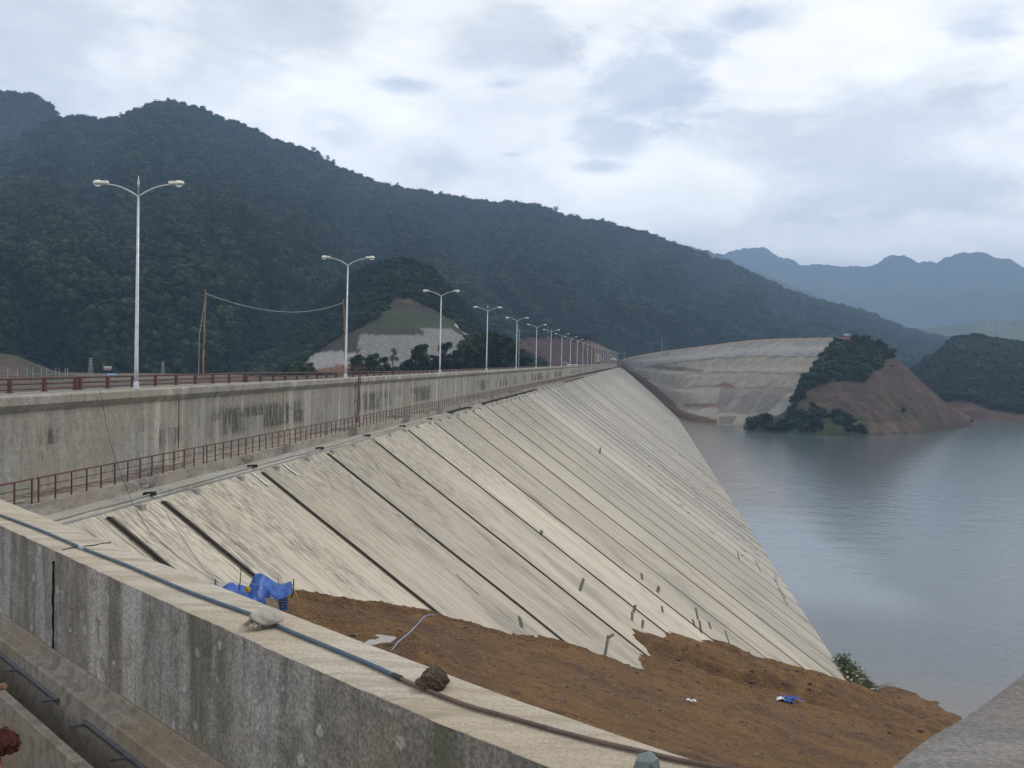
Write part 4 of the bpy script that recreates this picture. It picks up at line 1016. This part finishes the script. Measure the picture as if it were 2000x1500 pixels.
# white heaps by the road
for k, (px, w_) in enumerate([(1112, 1.5), (1118, 1.2), (1126, 1.6), (1134, 1.1)]):
    bm = ico(2, .4, 300+k, .5); me = bpy.data.meshes.new('rubble_heap'); bm.to_mesh(me); bm.free(); o = link('rubble_heap', me, M_wsheet); o.location = tuple(at(px, 713, 430+12*k)); o.scale = (w_, w_, w_*.5)
    tag(o, 'pale rubble heap on the crest road right of the blue shelter, '+ORD[k]+' from the left', 'heap', 'rubble heaps on the crest road')
yb = empty('excavator', tuple(at(1168, 709, 700)), 'small yellow excavator with its arm raised near the far end of the crest', 'excavator')
M_yel = simple('yellow machine paint', (.45, .33, .10), .5)
q = MB(); q.box((0, 0, 1.4), (2.4, 3, 1.2)); q.box((-.6, .3, 2.4), (1., 1.2, 1.1)); q.build('cab', M_yel, yb)
q = MB(); q.bar((-.8, 0, .3), (-.8, 3, .3), .6, .8); q.bar((.8, 0, .3), (.8, 3, .3), .6, .8); q.build('tracks', M_dark, yb)
q = MB(); q.bar((.2, 0, 2), (-1.4, -.6, 6.2), .7); q.bar((-1.4, -.6, 6.2), (1.2, -1, 5.6), .6); q.bar((1.2, -1, 5.6), (.9, -1, 3.2), .8); q.build('arm', M_yel, yb)
# ---- hut on the far headland
B = at(1654, 663, 775); r = empty('lookout_hut', tuple(B), 'small reddish lookout hut on top of the headland behind the trees', 'hut')
q = MB(); q.box((0, 0, 1.2), (4, 3, 3)); q.build('wall', simple('hut brick', (.22, .10, .07)), r)
q = MB(); [q.box((x, 0, 3.4), (.3, 2.8, 1.4)) for x in (-1.7, -.6, .5, 1.7)]; q.build('posts', M_wsheet, r)

# ---- individual trees
M_tree = forest_mat('tree leaves', (.016, .028, .012), (.026, .042, .015), .3)
M_bark = simple('bark', (.10, .085, .07), .9, 0, .3, 4.)
def tree_meshes(seed, tall=1., leaves=1500, open_=.0):
    r = random.Random(seed); H = 1.0
    t = MB(); t.tube([(0, 0, -.15), (.01, 0, .2), (.0, .015, .5), (.02, 0, .75)], [.03, .025, .018, .008], 7)
    cl = []
    for k in range(17 if open_ < .5 else 6):
        a = r.uniform(0, 6.28); zz_ = r.uniform(.16, .88)*tall if open_ < .5 else r.uniform(.55, .95); rd = r.uniform(.03, .27)*(1.2-zz_*.75/tall)*1.25
        c = (rd*cos(a), rd*sin(a), zz_); cl.append((c, r.uniform(.10, .19)))
        t.tube([(0, 0, zz_*.55), (c[0]*.5, c[1]*.5, zz_*.8), c], [.012, .008, .004], 5)
    lf = MB()
    for _ in range(leaves):
        c, s = r.choice(cl); th = r.uniform(0, 6.28); ph = math.acos(r.uniform(-1, 1)); q = s*(r.random()**.45)*r.choice((1, 1, 1.15))
        p = Vector((c[0]+q*sin(ph)*cos(th), c[1]+q*sin(ph)*sin(th), c[2]+q*.75*cos(ph))); e = r.uniform(.016, .034)
        R = Matrix.Rotation(r.uniform(0, 6.28), 3, 'Z') @ Matrix.Rotation(r.uniform(-1.2, 1.2), 3, 'X')
        lf.add([p+R @ Vector(v) for v in ((-e, -e*.6, 0), (e, -e*.5, .003), (e*.7, e, 0), (-e*.8, e*.7, 0))], [(0, 1, 2, 3)])
    return t.mesh('trunk'), lf.mesh('crown')
TM = [tree_meshes(1, leaves=2600), tree_meshes(2, leaves=2600), tree_meshes(3, 1.05, leaves=2600), tree_meshes(4, open_=1., leaves=700), tree_meshes(5, open_=1., leaves=500)]
for a_, b_ in TM: a_.materials.append(M_bark); b_.materials.append(M_tree)
def tree(px, pyb, pyt, d, kind, label, wide=1., cat='tree', group=None, z=None):
    B = at(px, pyb, d); H = hz(px, pyt, d)-B[2]
    r = empty('tree', tuple(B), label, cat, group); r.scale = (H*wide, H*wide, H); r.rotation_euler = (0, 0, random.uniform(0, 6.28))
    link('trunk', TM[kind][0], None, r); link('crown', TM[kind][1], None, r)
def rd(px): return interp(px, [(-420, 1900), (330, 2200), (1240, 2700), (2120, 3500)], 1)
for px, pb, pt, kd, wdt, lb in [(1117, 432, 416, 3, 1.2, 'flat-topped tree standing clear on the ridge line, right of the ridge hump'), (1086, 419, 402, 3, 1.1, 'slim tree leaning on the ridge line, just left of the flat-topped one'),
                            (777, 372, 356, 4, .8, 'lone thin tree poking above the middle of the ridge'), (652, 330, 310, 3, 1., 'ragged tree on the ridge where it steps down, right of its twin'),
                            (640, 320, 303, 4, 1., 'ragged tree on the ridge above the second lamp'), (612, 302, 286, 3, 1.1, 'broad tree on the ridge left of the ragged pair'),
                            (236, 238, 219, 3, 1., 'tree at the left foot of the highest summit ridge'), (330, 206, 190, 0, 1.1, 'dense tree on the highest summit'), (295, 216, 201, 4, 1., 'open tree left of the highest summit'),
                            (1178, 440, 425, 0, 1.2, 'round tree on the ridge right of the flat-topped one'), (1283, 470, 456, 3, 1.2, 'small tree on the ridge where it slopes to the lake'), (905, 394, 380, 0, 1.2, 'dense tree on the gentle middle ridge'),
                            (862, 386, 372, 3, 1.1, 'open tree left of the dense one on the middle ridge')]:
    tree(px, pb, pt, rd(px), kd, lb, wdt, group='trees along the ridge line')
for px, pb, pt, d, kd, wdt, lb in [(585, 733, 704, 480, 0, 1.5, 'rounded bushy tree left of the small pale sprayed patch'), (560, 735, 712, 470, 1, 1.4, 'low bushy tree behind the railing, left of the rounded one'),
                               (608, 734, 708, 490, 2, 1.2, 'dark tree at the left end of the pale sprayed slope'), (697, 736, 690, 460, 1, 1.1, 'dark tree just right of the second lamp'),
                               (725, 736, 686, 450, 0, 1.15, 'broad dark tree in front of the pale sprayed slope'), (752, 735, 697, 460, 2, 1.1, 'dark tree at the right side of the broad one, before the sprayed slope'),
                               (767, 732, 681, 455, 4, .7, 'slim open tree against the pale sprayed slope'), (815, 730, 670, 440, 1, .8, 'tall dark tree left of the third lamp'), (828, 730, 672, 445, 2, .85, 'tall dark tree of the pair left of the third lamp'),
                               (797, 732, 698, 440, 0, 1.1, 'low dark tree at the foot of the tall pair'), (848, 728, 690, 450, 0, 1.2, 'dark tree behind the foot of the third lamp'), (868, 728, 668, 455, 2, .9, 'tall dark tree right behind the third lamp'),
                               (890, 727, 680, 450, 1, 1.1, 'dark tree right of the third lamp'), (912, 726, 665, 460, 0, 1.1, 'dark tree between the third and fourth lamps'), (935, 724, 650, 470, 2, 1.05, 'high dark tree left of the fourth lamp'),
                               (965, 724, 642, 480, 0, 1.05, 'highest dark tree of the clump, right of the fourth lamp'), (985, 722, 655, 470, 1, 1.1, 'dark tree in the clump left of the fifth lamp'), (1000, 722, 662, 460, 0, 1., 'dark tree behind the fifth lamp'),
                               (1022, 720, 682, 470, 2, 1.1, 'low green tree at the left edge of the red cut bank')]:
    tree(px, pb, pt, d, kd, lb, wdt, group='dark trees behind the crest road')
for px, pb, pt, d, kd, wdt, lb in [(1637, 700, 655, 770, 0, .9, 'dark tree on the headland top, left of the lookout hut'), (1674, 680, 653, 780, 2, 1., 'small dark tree right of the lookout hut'),
                               (1620, 715, 688, 760, 1, 1.3, 'dark tree on the headland shoulder, just below the top'), (1598, 735, 702, 750, 0, 1.2, 'dark tree halfway down the headland shoulder'),
                               (1575, 762, 728, 735, 2, 1.2, 'dark tree low on the headland shoulder beside the sprayed slope'), (1700, 700, 672, 770, 0, 1.3, 'rounded tree on the headland top, above the bare earth'),
                               (1500, 838, 810, 668, 1, 1.2, 'shoreline tree at the left end of the headland'), (1590, 846, 812, 655, 0, 1.4, 'shoreline tree below the headland scrub'), (1660, 847, 816, 652, 2, 1.4, 'shoreline tree left of the bare foot of the headland')]:
    tree(px, pb, pt, d, kd, lb, wdt, group='trees on the headland')

LIM = [(550, 726), (575, 712), (600, 712), (625, 728), (680, 732), (725, 706), (765, 716), (790, 706), (850, 700), (900, 690), (940, 664), (970, 654), (1000, 670), (1035, 690)]
pts = []; szs = []
for k in range(1500):
    px = rng.uniform(550, 1035); top_ = interp(px, LIM, 1)
    if top_ > 724: continue
    d = rng.uniform(440, 540); py = rng.uniform(top_+5, 742); p = at(px, py, d); s_ = rng.uniform(1.6, 3.4); pts.append((p[0], p[1], p[2]-s_*.9)); szs.append(s_)
scatter('bushes', np.array(pts), np.array(szs))
# ---- hose and things on the parapet
def topz(px, py, dz=0.): return onz(px, py, -1.595+dz)
M_hose = simple('blue hose', (.075, .115, .155), .7, 0, .2, 9., c2=(.12, .145, .165)); M_pipe = simple('brown hose', (.13, .085, .07), .6, 0, .25, 9.)
R1, R2 = .0115, .0105
def on_top(pts, r, name, mat, label, cat):
    P3 = [topz(x, y, r) for x, y in pts]; sm = []
    for i in range(len(P3)-1):
        p0, p1, p2, p3 = [Vector(P3[min(max(k, 0), len(P3)-1)]) for k in (i-1, i, i+1, i+2)]
        for s_ in range(6): t = s_/6; sm.append(.5*((2*p1)+(-p0+p2)*t+(2*p0-5*p1+4*p2-p3)*t*t+(-p0+3*p1-3*p2+p3)*t**3))
    sm.append(Vector(P3[-1])); q = MB(); q.tube(sm, r, 12); o = q.build(name, mat, None, True); tag(o, label, cat); return o
hz1 = on_top([(-260, 925), (-100, 972), (0, 1006), (80, 1036), (160, 1070), (250, 1105), (350, 1148), (440, 1182), (500, 1203), (560, 1230), (640, 1263), (710, 1292), (772, 1320)], R1, 'blue_hose', M_hose, 'blue plastic hose lying along the top of the parapet wall', 'hose')
hz2 = on_top([(772, 1320), (800, 1333), (830, 1346), (870, 1362), (930, 1383), (1000, 1402), (1080, 1425), (1160, 1446), (1250, 1467), (1330, 1485), (1400, 1498), (1480, 1512)], R2, 'brown_hose', M_pipe, 'brown hose continuing from the blue one towards the bottom of the parapet', 'hose')
j0 = topz(772, 1320, R1); j1 = topz(784, 1325, R1); q = MB(); q.tube([j0-(j1-j0)*.3, j1], R1*1.25, 10); o = q.build('hose_joint', M_wire, hz2)
j0 = topz(155, 1068, R1); j1 = topz(165, 1072, R1); q = MB(); q.tube([j0, j1], R1*1.2, 10); q.build('tape_band', simple('grey tape', (.4, .4, .42)), hz1)
def rock(name, px, py, sx, sy, sz_, seed, mat, label, cat='rock', amp=.5, sub=4, lump=2.2, base=None):
    bm = ico(sub, amp, seed, 1., lump)
    for v in bm.verts:
        v.co *= 1+.10*float(fbm(np.array([v.co.x*6+v.co.z*3]), np.array([v.co.y*6-v.co.z*2]), 3, seed+2)[0])
    me = bpy.data.meshes.new(name); bm.to_mesh(me); bm.free(); o = link(name, me, mat); p = base if base is not None else topz(px, py)
    o.location = (p[0], p[1], p[2]+sz_*.72); o.scale = (sx, sy, sz_); o.rotation_euler = (0, 0, random.uniform(0, 3)); tag(o, label, cat); return o
M_rk = simple('brown conglomerate', (.15, .12, .09), .95, 0, .5, 9., bmp=1., c2=(.045, .035, .022), th=(.4, .62)); M_rkg = simple('grey granite chunk', (.22, .26, .27), .8, 0, .2, 12., bmp=.6)
rock('rock', 846, 1342, .085, .062, .05, 5, M_rk, 'rough brown stone on the parapet top beside the hose joint', amp=.55)
def cut_stone(px, py, label):
    bm = bmesh.new(); bmesh.ops.create_icosphere(bm, subdivisions=1, radius=1); r = random.Random(12)
    for v in bm.verts: v.co = Vector((v.co.x*r.uniform(.8, 1.25), v.co.y*r.uniform(.8, 1.2), max(v.co.z, -.8)*r.uniform(.8, 1.2)))
    me = bpy.data.meshes.new('stone'); bm.to_mesh(me); bm.free(); o = link('stone', me, M_rkg); p = topz(px, py); o.location = (p[0], p[1], p[2]+.035); o.scale = (.058, .055, .052); tag(o, label, 'rock')
cut_stone(1264, 1508, 'angular blue-grey stone at the bottom edge of the photo on the parapet top')
# small white sack weighing the hose down
sp0 = topz(508, 1226); sk = empty('sandbag', tuple(sp0), 'small dirty white sack tied at one end, lying across the blue hose', 'sack')
M_sack = simple('woven sack', (.42, .39, .35), .85, 0, .25, 18., bmp=.5)
bm = ico(4, .28, 44, .8, 1.7); me = bpy.data.meshes.new('bag'); bm.to_mesh(me); bm.free(); me.polygons.foreach_set('use_smooth', [True]*len(me.polygons))
o = link('bag', me, M_sack, sk); o.location = (.025, .03, .052); o.scale = (.095, .075, .062); o.rotation_euler = (0, .1, .6)
q = MB()
for k in range(9):
    a = -2.4+k*.22; L = .06+.02*random.random(); q.add([(-.03, -.03, .055), (-.03+L*cos(a)*1.0, -.03+L*sin(a), .004+.02*random.random()), (-.03+L*cos(a+.2), -.03+L*sin(a+.2), .03+.02*random.random()), (-.025, -.03, .075)], [(0, 1, 2, 3)])
q.build('tied_neck', M_sack, sk)
q = MB(); q.tube([(-.045, -.02, .07), (-.055, -.035, .03), (-.05, -.05, .01), (-.052, -.075, .006)], .0045, 6); q.tube([(-.05, -.01, .06), (-.03, -.05, .065), (.0, -.055, .05)], .0045, 6); q.build('string', simple('cream string', (.5, .44, .32)), sk)
# rusty clamp close to the lens at the lower left
rc = at(22, 1450, 1.95); rt = empty('rusty_clamp', tuple(rc), 'rusty red steel clamp with a broken rod at the bottom left corner', 'clamp')
bm = ico(4, .8, 77, 1., 2.4); me = bpy.data.meshes.new('clamp_body'); bm.to_mesh(me); bm.free(); o = link('clamp_body', me, M_rust, rt); o.location = (-.02, 0, 0); o.scale = (.034, .02, .022)
q = MB(); q.tube([(-.025, -.01, -.01), (-.012, -.02, -.04), (.01, -.03, -.075)], .0085, 10); q.build('rod', simple('orange rust', (.20, .085, .04), .8, 0, .5, 60.), rt)
q = MB(); q.tube([(-.05, 0, .085), (-.012, 0, .098)], .006, 8); q.build('bolt', simple('orange rust bolt', (.16, .07, .035)), rt)

# ---- things on the earth
def ground_at(px, py, t0=15.):
    d = px_dir(px, py); t = t0
    while t < 300:
        p = d*t
        if p[2] < float(earth_z(np.array(p[0]), np.array(p[1]))): break
        t += .08
    return p
pd = MB(); r_ = random.Random(4); n = 40; L_ = at(700, 1249, 1.)[:2]; rt_ = np.array([L_[1], -L_[0]])
pv = []
for k in range(n):
    a = 2*pi*k/n; rr = .95+.18*sin(2*a+1)+.12*sin(5*a)+.08*r_.random(); o_ = rt_*cos(a)*rr*.62+L_*sin(a)*rr*.85; pv.append((PC[0]+o_[0], PC[1]+o_[1], PC[2]-.012))
pd.add(pv+[(PC[0], PC[1], PC[2]-.012)], [(k, (k+1) % n, n) for k in range(n)])
mw, Tw, bw = newmat('puddle water'); bw.inputs['Base Color'].default_value = (.22, .17, .13, 1); bw.inputs['Roughness'].default_value = .04; bw.inputs['IOR'].default_value = 1.6
tag(pd.build('water', mw), kind='structure')
hp = [ground_at(*p) for p in [(764, 1274), (778, 1256), (800, 1238), (815, 1222), (829, 1206), (838, 1203), (850, 1203)]]
q = MB(); q.tube([p+np.array([0, 0, .05]) for p in hp], .032, 8); tag(q.build('grey_hose', simple('pale blue hose', (.22, .26, .34)), smooth=True), 'pale blue-grey hose lying across the brown earth beside the puddle', 'hose')
# tarp shelter
TB = ground_at(500, 1170); Lr = np.array([TB[0], TB[1]])/hypot(TB[0], TB[1]); Rr = np.array([Lr[1], -Lr[0]])
ts = empty('tarp_shelter', tuple(TB), 'collapsed blue tarp shelter on sticks where the earth meets the slab', 'shelter'); ts.rotation_euler = (0, 0, -atan2(Lr[0], Lr[1]))
PXM = hypot(TB[0], TB[1])/F*1.02      # metres per pixel there
def tl(px, py, dep=0.): return ((px-500)*PXM*.98, dep-.85-.006*max(0, 500-px), (1170-py)*PXM-.0)
M_tarp = M_blue
def cloth(outline, name, seed):
    """outline: (px, py_top, py_bottom)"""
    nn, mm = 70, 26; G = np.zeros((nn, mm, 3)); px0, px1 = outline[0][0], outline[-1][0]
    for i in range(nn):
        px = px0+(px1-px0)*i/(nn-1); yt = interp(px, outline, 1); yb_ = interp(px, outline, 2)
        for j in range(mm):
            v = j/(mm-1); py = yt+(yb_-yt)*v
            x, _, z = tl(px, py); dep = .9-1.5*v+.14*float(fbm(i*.16+seed, j*.1, 2, seed))+.05*sin(i*.4+j*.2)
            G[i, j] = (x+.05*float(fbm(i*.2, j*.3+9, 2, seed+3)), dep-.85-.006*max(0, 500-px), z+(.03+.06*v)*float(fbm(i*.2+3, j*.12, 2, seed+7)))
    me = grid_mesh(name, G, True); return link(name, me, M_tarp, ts)
cloth([(424, 1133, 1146), (436, 1142, 1150), (452, 1132, 1158), (462, 1141, 1162), (474, 1142, 1166), (486, 1146, 1170), (496, 1125, 1172), (505, 1122, 1172), (516, 1126, 1168), (526, 1134, 1158), (540, 1141, 1156), (552, 1143, 1153), (566, 1138, 1148)], 'tarp', 3)
cloth([(540, 1158, 1176), (558, 1156, 1174)], 'tarp', 8)
def stick(a, b, r=.022, mat=M_dark, nm='stick', dep=0., dep2=None):
    q = MB(); q.tube([tl(*a, dep), tl((a[0]+b[0])/2+.6, (a[1]+b[1])/2, dep), tl(*b, dep if dep2 is None else dep2)], [r*1.2, r, r*.8], 6); q.build(nm, mat, ts)
stick((425, 1160), (428, 1118), .03, M_dark); stick((469, 1150), (472, 1106), .022, M_dark, dep=.6); stick((541, 1150), (540, 1127), .02, M_bam, dep=.6); stick((566, 1160), (569, 1126), .03, M_dark)
M_yc = simple('yellow cloth', (.40, .30, .06), .8, 0, .4, 6.)
stick((567, 1142), (577, 1166), .035, M_yc); stick((566, 1142), (562, 1164), .03, M_yc)
bm = ico(3, .5, 66); me = bpy.data.meshes.new('yellow_cloth'); bm.to_mesh(me); bm.free(); o = link('yellow_cloth', me, M_yc, ts); o.location = tl(485, 1141, -.1); o.scale = (.11, .08, .13)
q = MB(); pl_ = [tl(516, 1153, -.75), tl(528, 1152, -.7), tl(541, 1164, -.7), tl(543, 1184, -.8), tl(533, 1184, -.85), tl(521, 1176, -.85)]; pl2 = [(a, b+.03, c) for a, b, c in pl_]
q.add(pl_+pl2, [tuple(range(6))[::-1], tuple(range(6, 12))]+[(k, (k+1) % 6, 6+(k+1) % 6, 6+k) for k in range(6)]); q.build('board', simple('plywood', (.26, .22, .15), .8), ts)
for k in range(4): stick((534, 1156+k*5), (562, 1159+k*4.5), .014, simple('grey lath', (.22, .19, .15)), 'lath', -.5)
stick((528, 1152), (524, 1145), .025, M_yc, 'brace', -.6); stick((524, 1145), (538, 1156), .02, M_rust, 'brace', -.6)
q = MB(); q.tube([tl(428, 1126), tl(470, 1130, .3), tl(500, 1136, .2), tl(568, 1136)], .008, 5); q.build('rope', M_wireg, ts)
# pale sandbag and stones at its foot
rock('cement_bag', 0, 0, .5, .35, .16, 91, simple('cement bag paper', (.38, .34, .28), .9), 'pale cement bag half hidden behind the parapet, below the blue tarp', 'bag', .3, 3, 1.2, base=ground_at(508, 1180))
# small blue debris and scraps
def scraps(px, py, name, label, mats, w_=.5, n=7, seed=1):
    b0 = ground_at(px, py); r = empty(name, tuple(b0), label, 'litter'); rr = random.Random(seed)
    for k in range(n):
        nn = 7; G = np.zeros((nn, nn, 3)); cx, cy = rr.uniform(-w_, w_), rr.uniform(-w_, w_)*.6; s_ = w_*rr.uniform(.3, .6)
        for i in range(nn):
            for j in range(nn): G[i, j] = (cx+(i/6-.5)*s_*2, cy+(j/6-.5)*s_*1.6, .1+s_*.7*abs(float(fbm(i*.5+k*9, j*.5, 3, seed+k)))+s_*.4*sin(pi*i/6))
        link('scrap', grid_mesh('scrap', G, False), mats[k % len(mats)], r)
M_blk = M_blue; M_wt = simple('white litter', (.66, .66, .66), .6)
scraps(1540, 1372, 'litter_pile', 'small heap of blue and white plastic litter on the brown earth, right side', [M_blk, M_blk, M_wt, simple('red plastic', (.3, .06, .04)), M_blk], .62, 9, 5)
scraps(1345, 1371, 'litter_pile', 'white torn paper scrap alone on the brown earth', [M_wt], .32, 3, 9)
def slab_scrap(px, py, label):
    p = onslab(px, py); nn = 6; G = np.zeros((nn, nn, 3))
    for i in range(nn):
        for j in range(nn): a = (i/5-.5)*.9; G[i, j] = (a, (j/5-.5)*.22+.05*float(fbm(i*.7, j*.7, 2, int(px))), -a*SL_T+.05+.08*abs(float(fbm(i*.6+px, j*.6, 2, 5))))
    tag(link('plastic_scrap', grid_mesh('plastic_scrap', G, False), M_wt, loc=tuple(p)), label, 'litter')
slab_scrap(509, 938, 'white plastic strip on the slab just below the ledge, left one of two'); slab_scrap(567, 919, 'white plastic strip on the slab just below the ledge, right one of two')
# stones over the earth: too many to count
st = MB(); ptsr = []; rr = random.Random(9)
base_ = [(v.co.x, v.co.y, v.co.z) for v in (lambda b: (b.verts.ensure_lookup_table(), b.verts)[1])(ico(1, .6, 5, .7))]
bmx = ico(1, .6, 5, .7); bmx.verts.index_update(); fcs = [tuple(v.index for v in f.verts) for f in bmx.faces]; base_ = [tuple(v.co) for v in bmx.verts]; bmx.free()
N_ = 9500; gx = rng.uniform(-17, 40, N_); gy = 20+rng.random(N_)*118; gz = earth_z(gx, gy)
stv = np.array(base_)
for k in range(N_):
    if gz[k] < ZW or gz[k] < slab_z(gx[k])-.02: continue
    s_ = .02+.10*rr.random()**4*(1+gy[k]/70); a = rr.random()*6.28; ca, sa = cos(a), sin(a)
    st.add([(gx[k]+s_*(v[0]*ca-v[1]*sa), gy[k]+s_*(v[0]*sa+v[1]*ca), gz[k]+s_*v[2]*.7) for v in stv], fcs)
def gravel_mat():
    m, T, b = newmat('scattered stones'); p = pos(T)
    n = T.noise(p, 2.5, 3, .6); c = T.mix(T.ramp(n, .50, .78), (.085, .052, .034), (.25, .21, .165)); T.link(c, b.inputs['Base Color']); b.inputs['Roughness'].default_value = .9; return m
tag(st.build('gravel', gravel_mat()), kind='stuff')
# crumbs of earth piled against the slab
cr = MB(); M_clod = M_earth
for k in range(2600):
    y = 43+rr.random()**1.1*27; lo, hi = -20., 32.
    for _ in range(24):
        m__ = (lo+hi)/2
        if float(earth_raw(m__, y)) > slab_z(m__): hi = m__
        else: lo = m__
    x = (lo+hi)/2+rr.gauss(0.7, .5); z = float(earth_z(np.array(x), np.array(y))); s_ = rr.uniform(.04, .12)
    if z < slab_z(x)+.01: continue
    cr.add([(x+s_*v[0], y+s_*v[1]*1.2, z+s_*v[2]*.7) for v in stv], fcs)
tag(cr.build('earth_clods', M_clod), kind='stuff')
# weeds and flotsam where slab, earth and water meet
wb = at(1670, 1325, 1.); gpt = np.array([31.5, 143., ZW])
wc = MB(); rr = random.Random(5)
for k in range(1500):
    t = rr.random(); px = 1640+62*t+rr.gauss(0, 7); py = 1288+66*t+rr.gauss(0, 6); p = onz(px, py, ZW+.6*rr.random()); z = max(p[2], float(earth_z(np.array(p[0]), np.array(p[1])))); e = rr.uniform(.10, .28)
    R = Matrix.Rotation(rr.uniform(0, 6.28), 3, 'Z') @ Matrix.Rotation(rr.uniform(-.7, .7), 3, 'X'); P0 = Vector((p[0], p[1], z+.08+rr.random()*.42))
    wc.add([P0+R @ Vector(v) for v in ((-e, -e*.5, 0), (e, -e*.4, .05), (e*.6, e*.7, 0), (-e*.7, e*.5, 0))], [(0, 1, 2, 3)])
tag(wc.build('weeds', forest_mat('weeds', (.06, .075, .025), (.10, .11, .04), .5)), kind='stuff')
wc = MB()
for k in range(15):
    t = rr.random(); px = 1630+75*t+rr.gauss(0, 9); py = 1284+74*t+rr.gauss(0, 7); p = onz(px, py, ZW+.35); z = max(p[2], float(earth_z(np.array(p[0]), np.array(p[1]))))+.45; L = rr.uniform(.3, 1.1); a = rr.uniform(0, 6.28)
    wc.bar((p[0], p[1], z), (p[0]+L*cos(a), p[1]+L*sin(a), z+.1*rr.random()), rr.uniform(.06, .22), .06)
tag(wc.build('flotsam', M_wt), kind='stuff')
def driftwood(pts, label):
    P3 = [onz(x, y, ZW+.15) for x, y in pts]; q = MB(); q.tube(P3, [.12, .08, .04][:len(P3)], 6); tag(q.build('driftwood', simple('driftwood', (.28, .24, .18))), label, 'branch')
driftwood([(1712, 1340), (1722, 1336), (1740, 1332)], 'pale dead branch lying at the water edge beyond the weeds')

# ---- haze: one closed box of air round everything
hx = MB(); x0, x1, y0, y1, z0, z1 = -8500, 9400, -1500, 10900, -119.5, 1010
vs = [(x, y, z) for z in (z0, z1) for y in (y0, y1) for x in (x0, x1)]
hx.add(vs, [(0, 2, 3, 1), (4, 5, 7, 6), (0, 1, 5, 4), (2, 6, 7, 3), (0, 4, 6, 2), (1, 3, 7, 5)])
hmz = bpy.data.materials.new('haze air'); hmz.use_nodes = True; nt = hmz.node_tree; nt.nodes.clear()
ou = nt.nodes.new('ShaderNodeOutputMaterial'); pv_ = nt.nodes.new('ShaderNodeVolumePrincipled'); nt.links.new(pv_.outputs[0], ou.inputs['Volume'])
pv_.inputs['Color'].default_value = (.44, .67, 1.0, 1); pv_.inputs['Density'].default_value = 1.65e-4; pv_.inputs['Anisotropy'].default_value = .0
tag(hx.build('haze', hmz), kind='stuff')
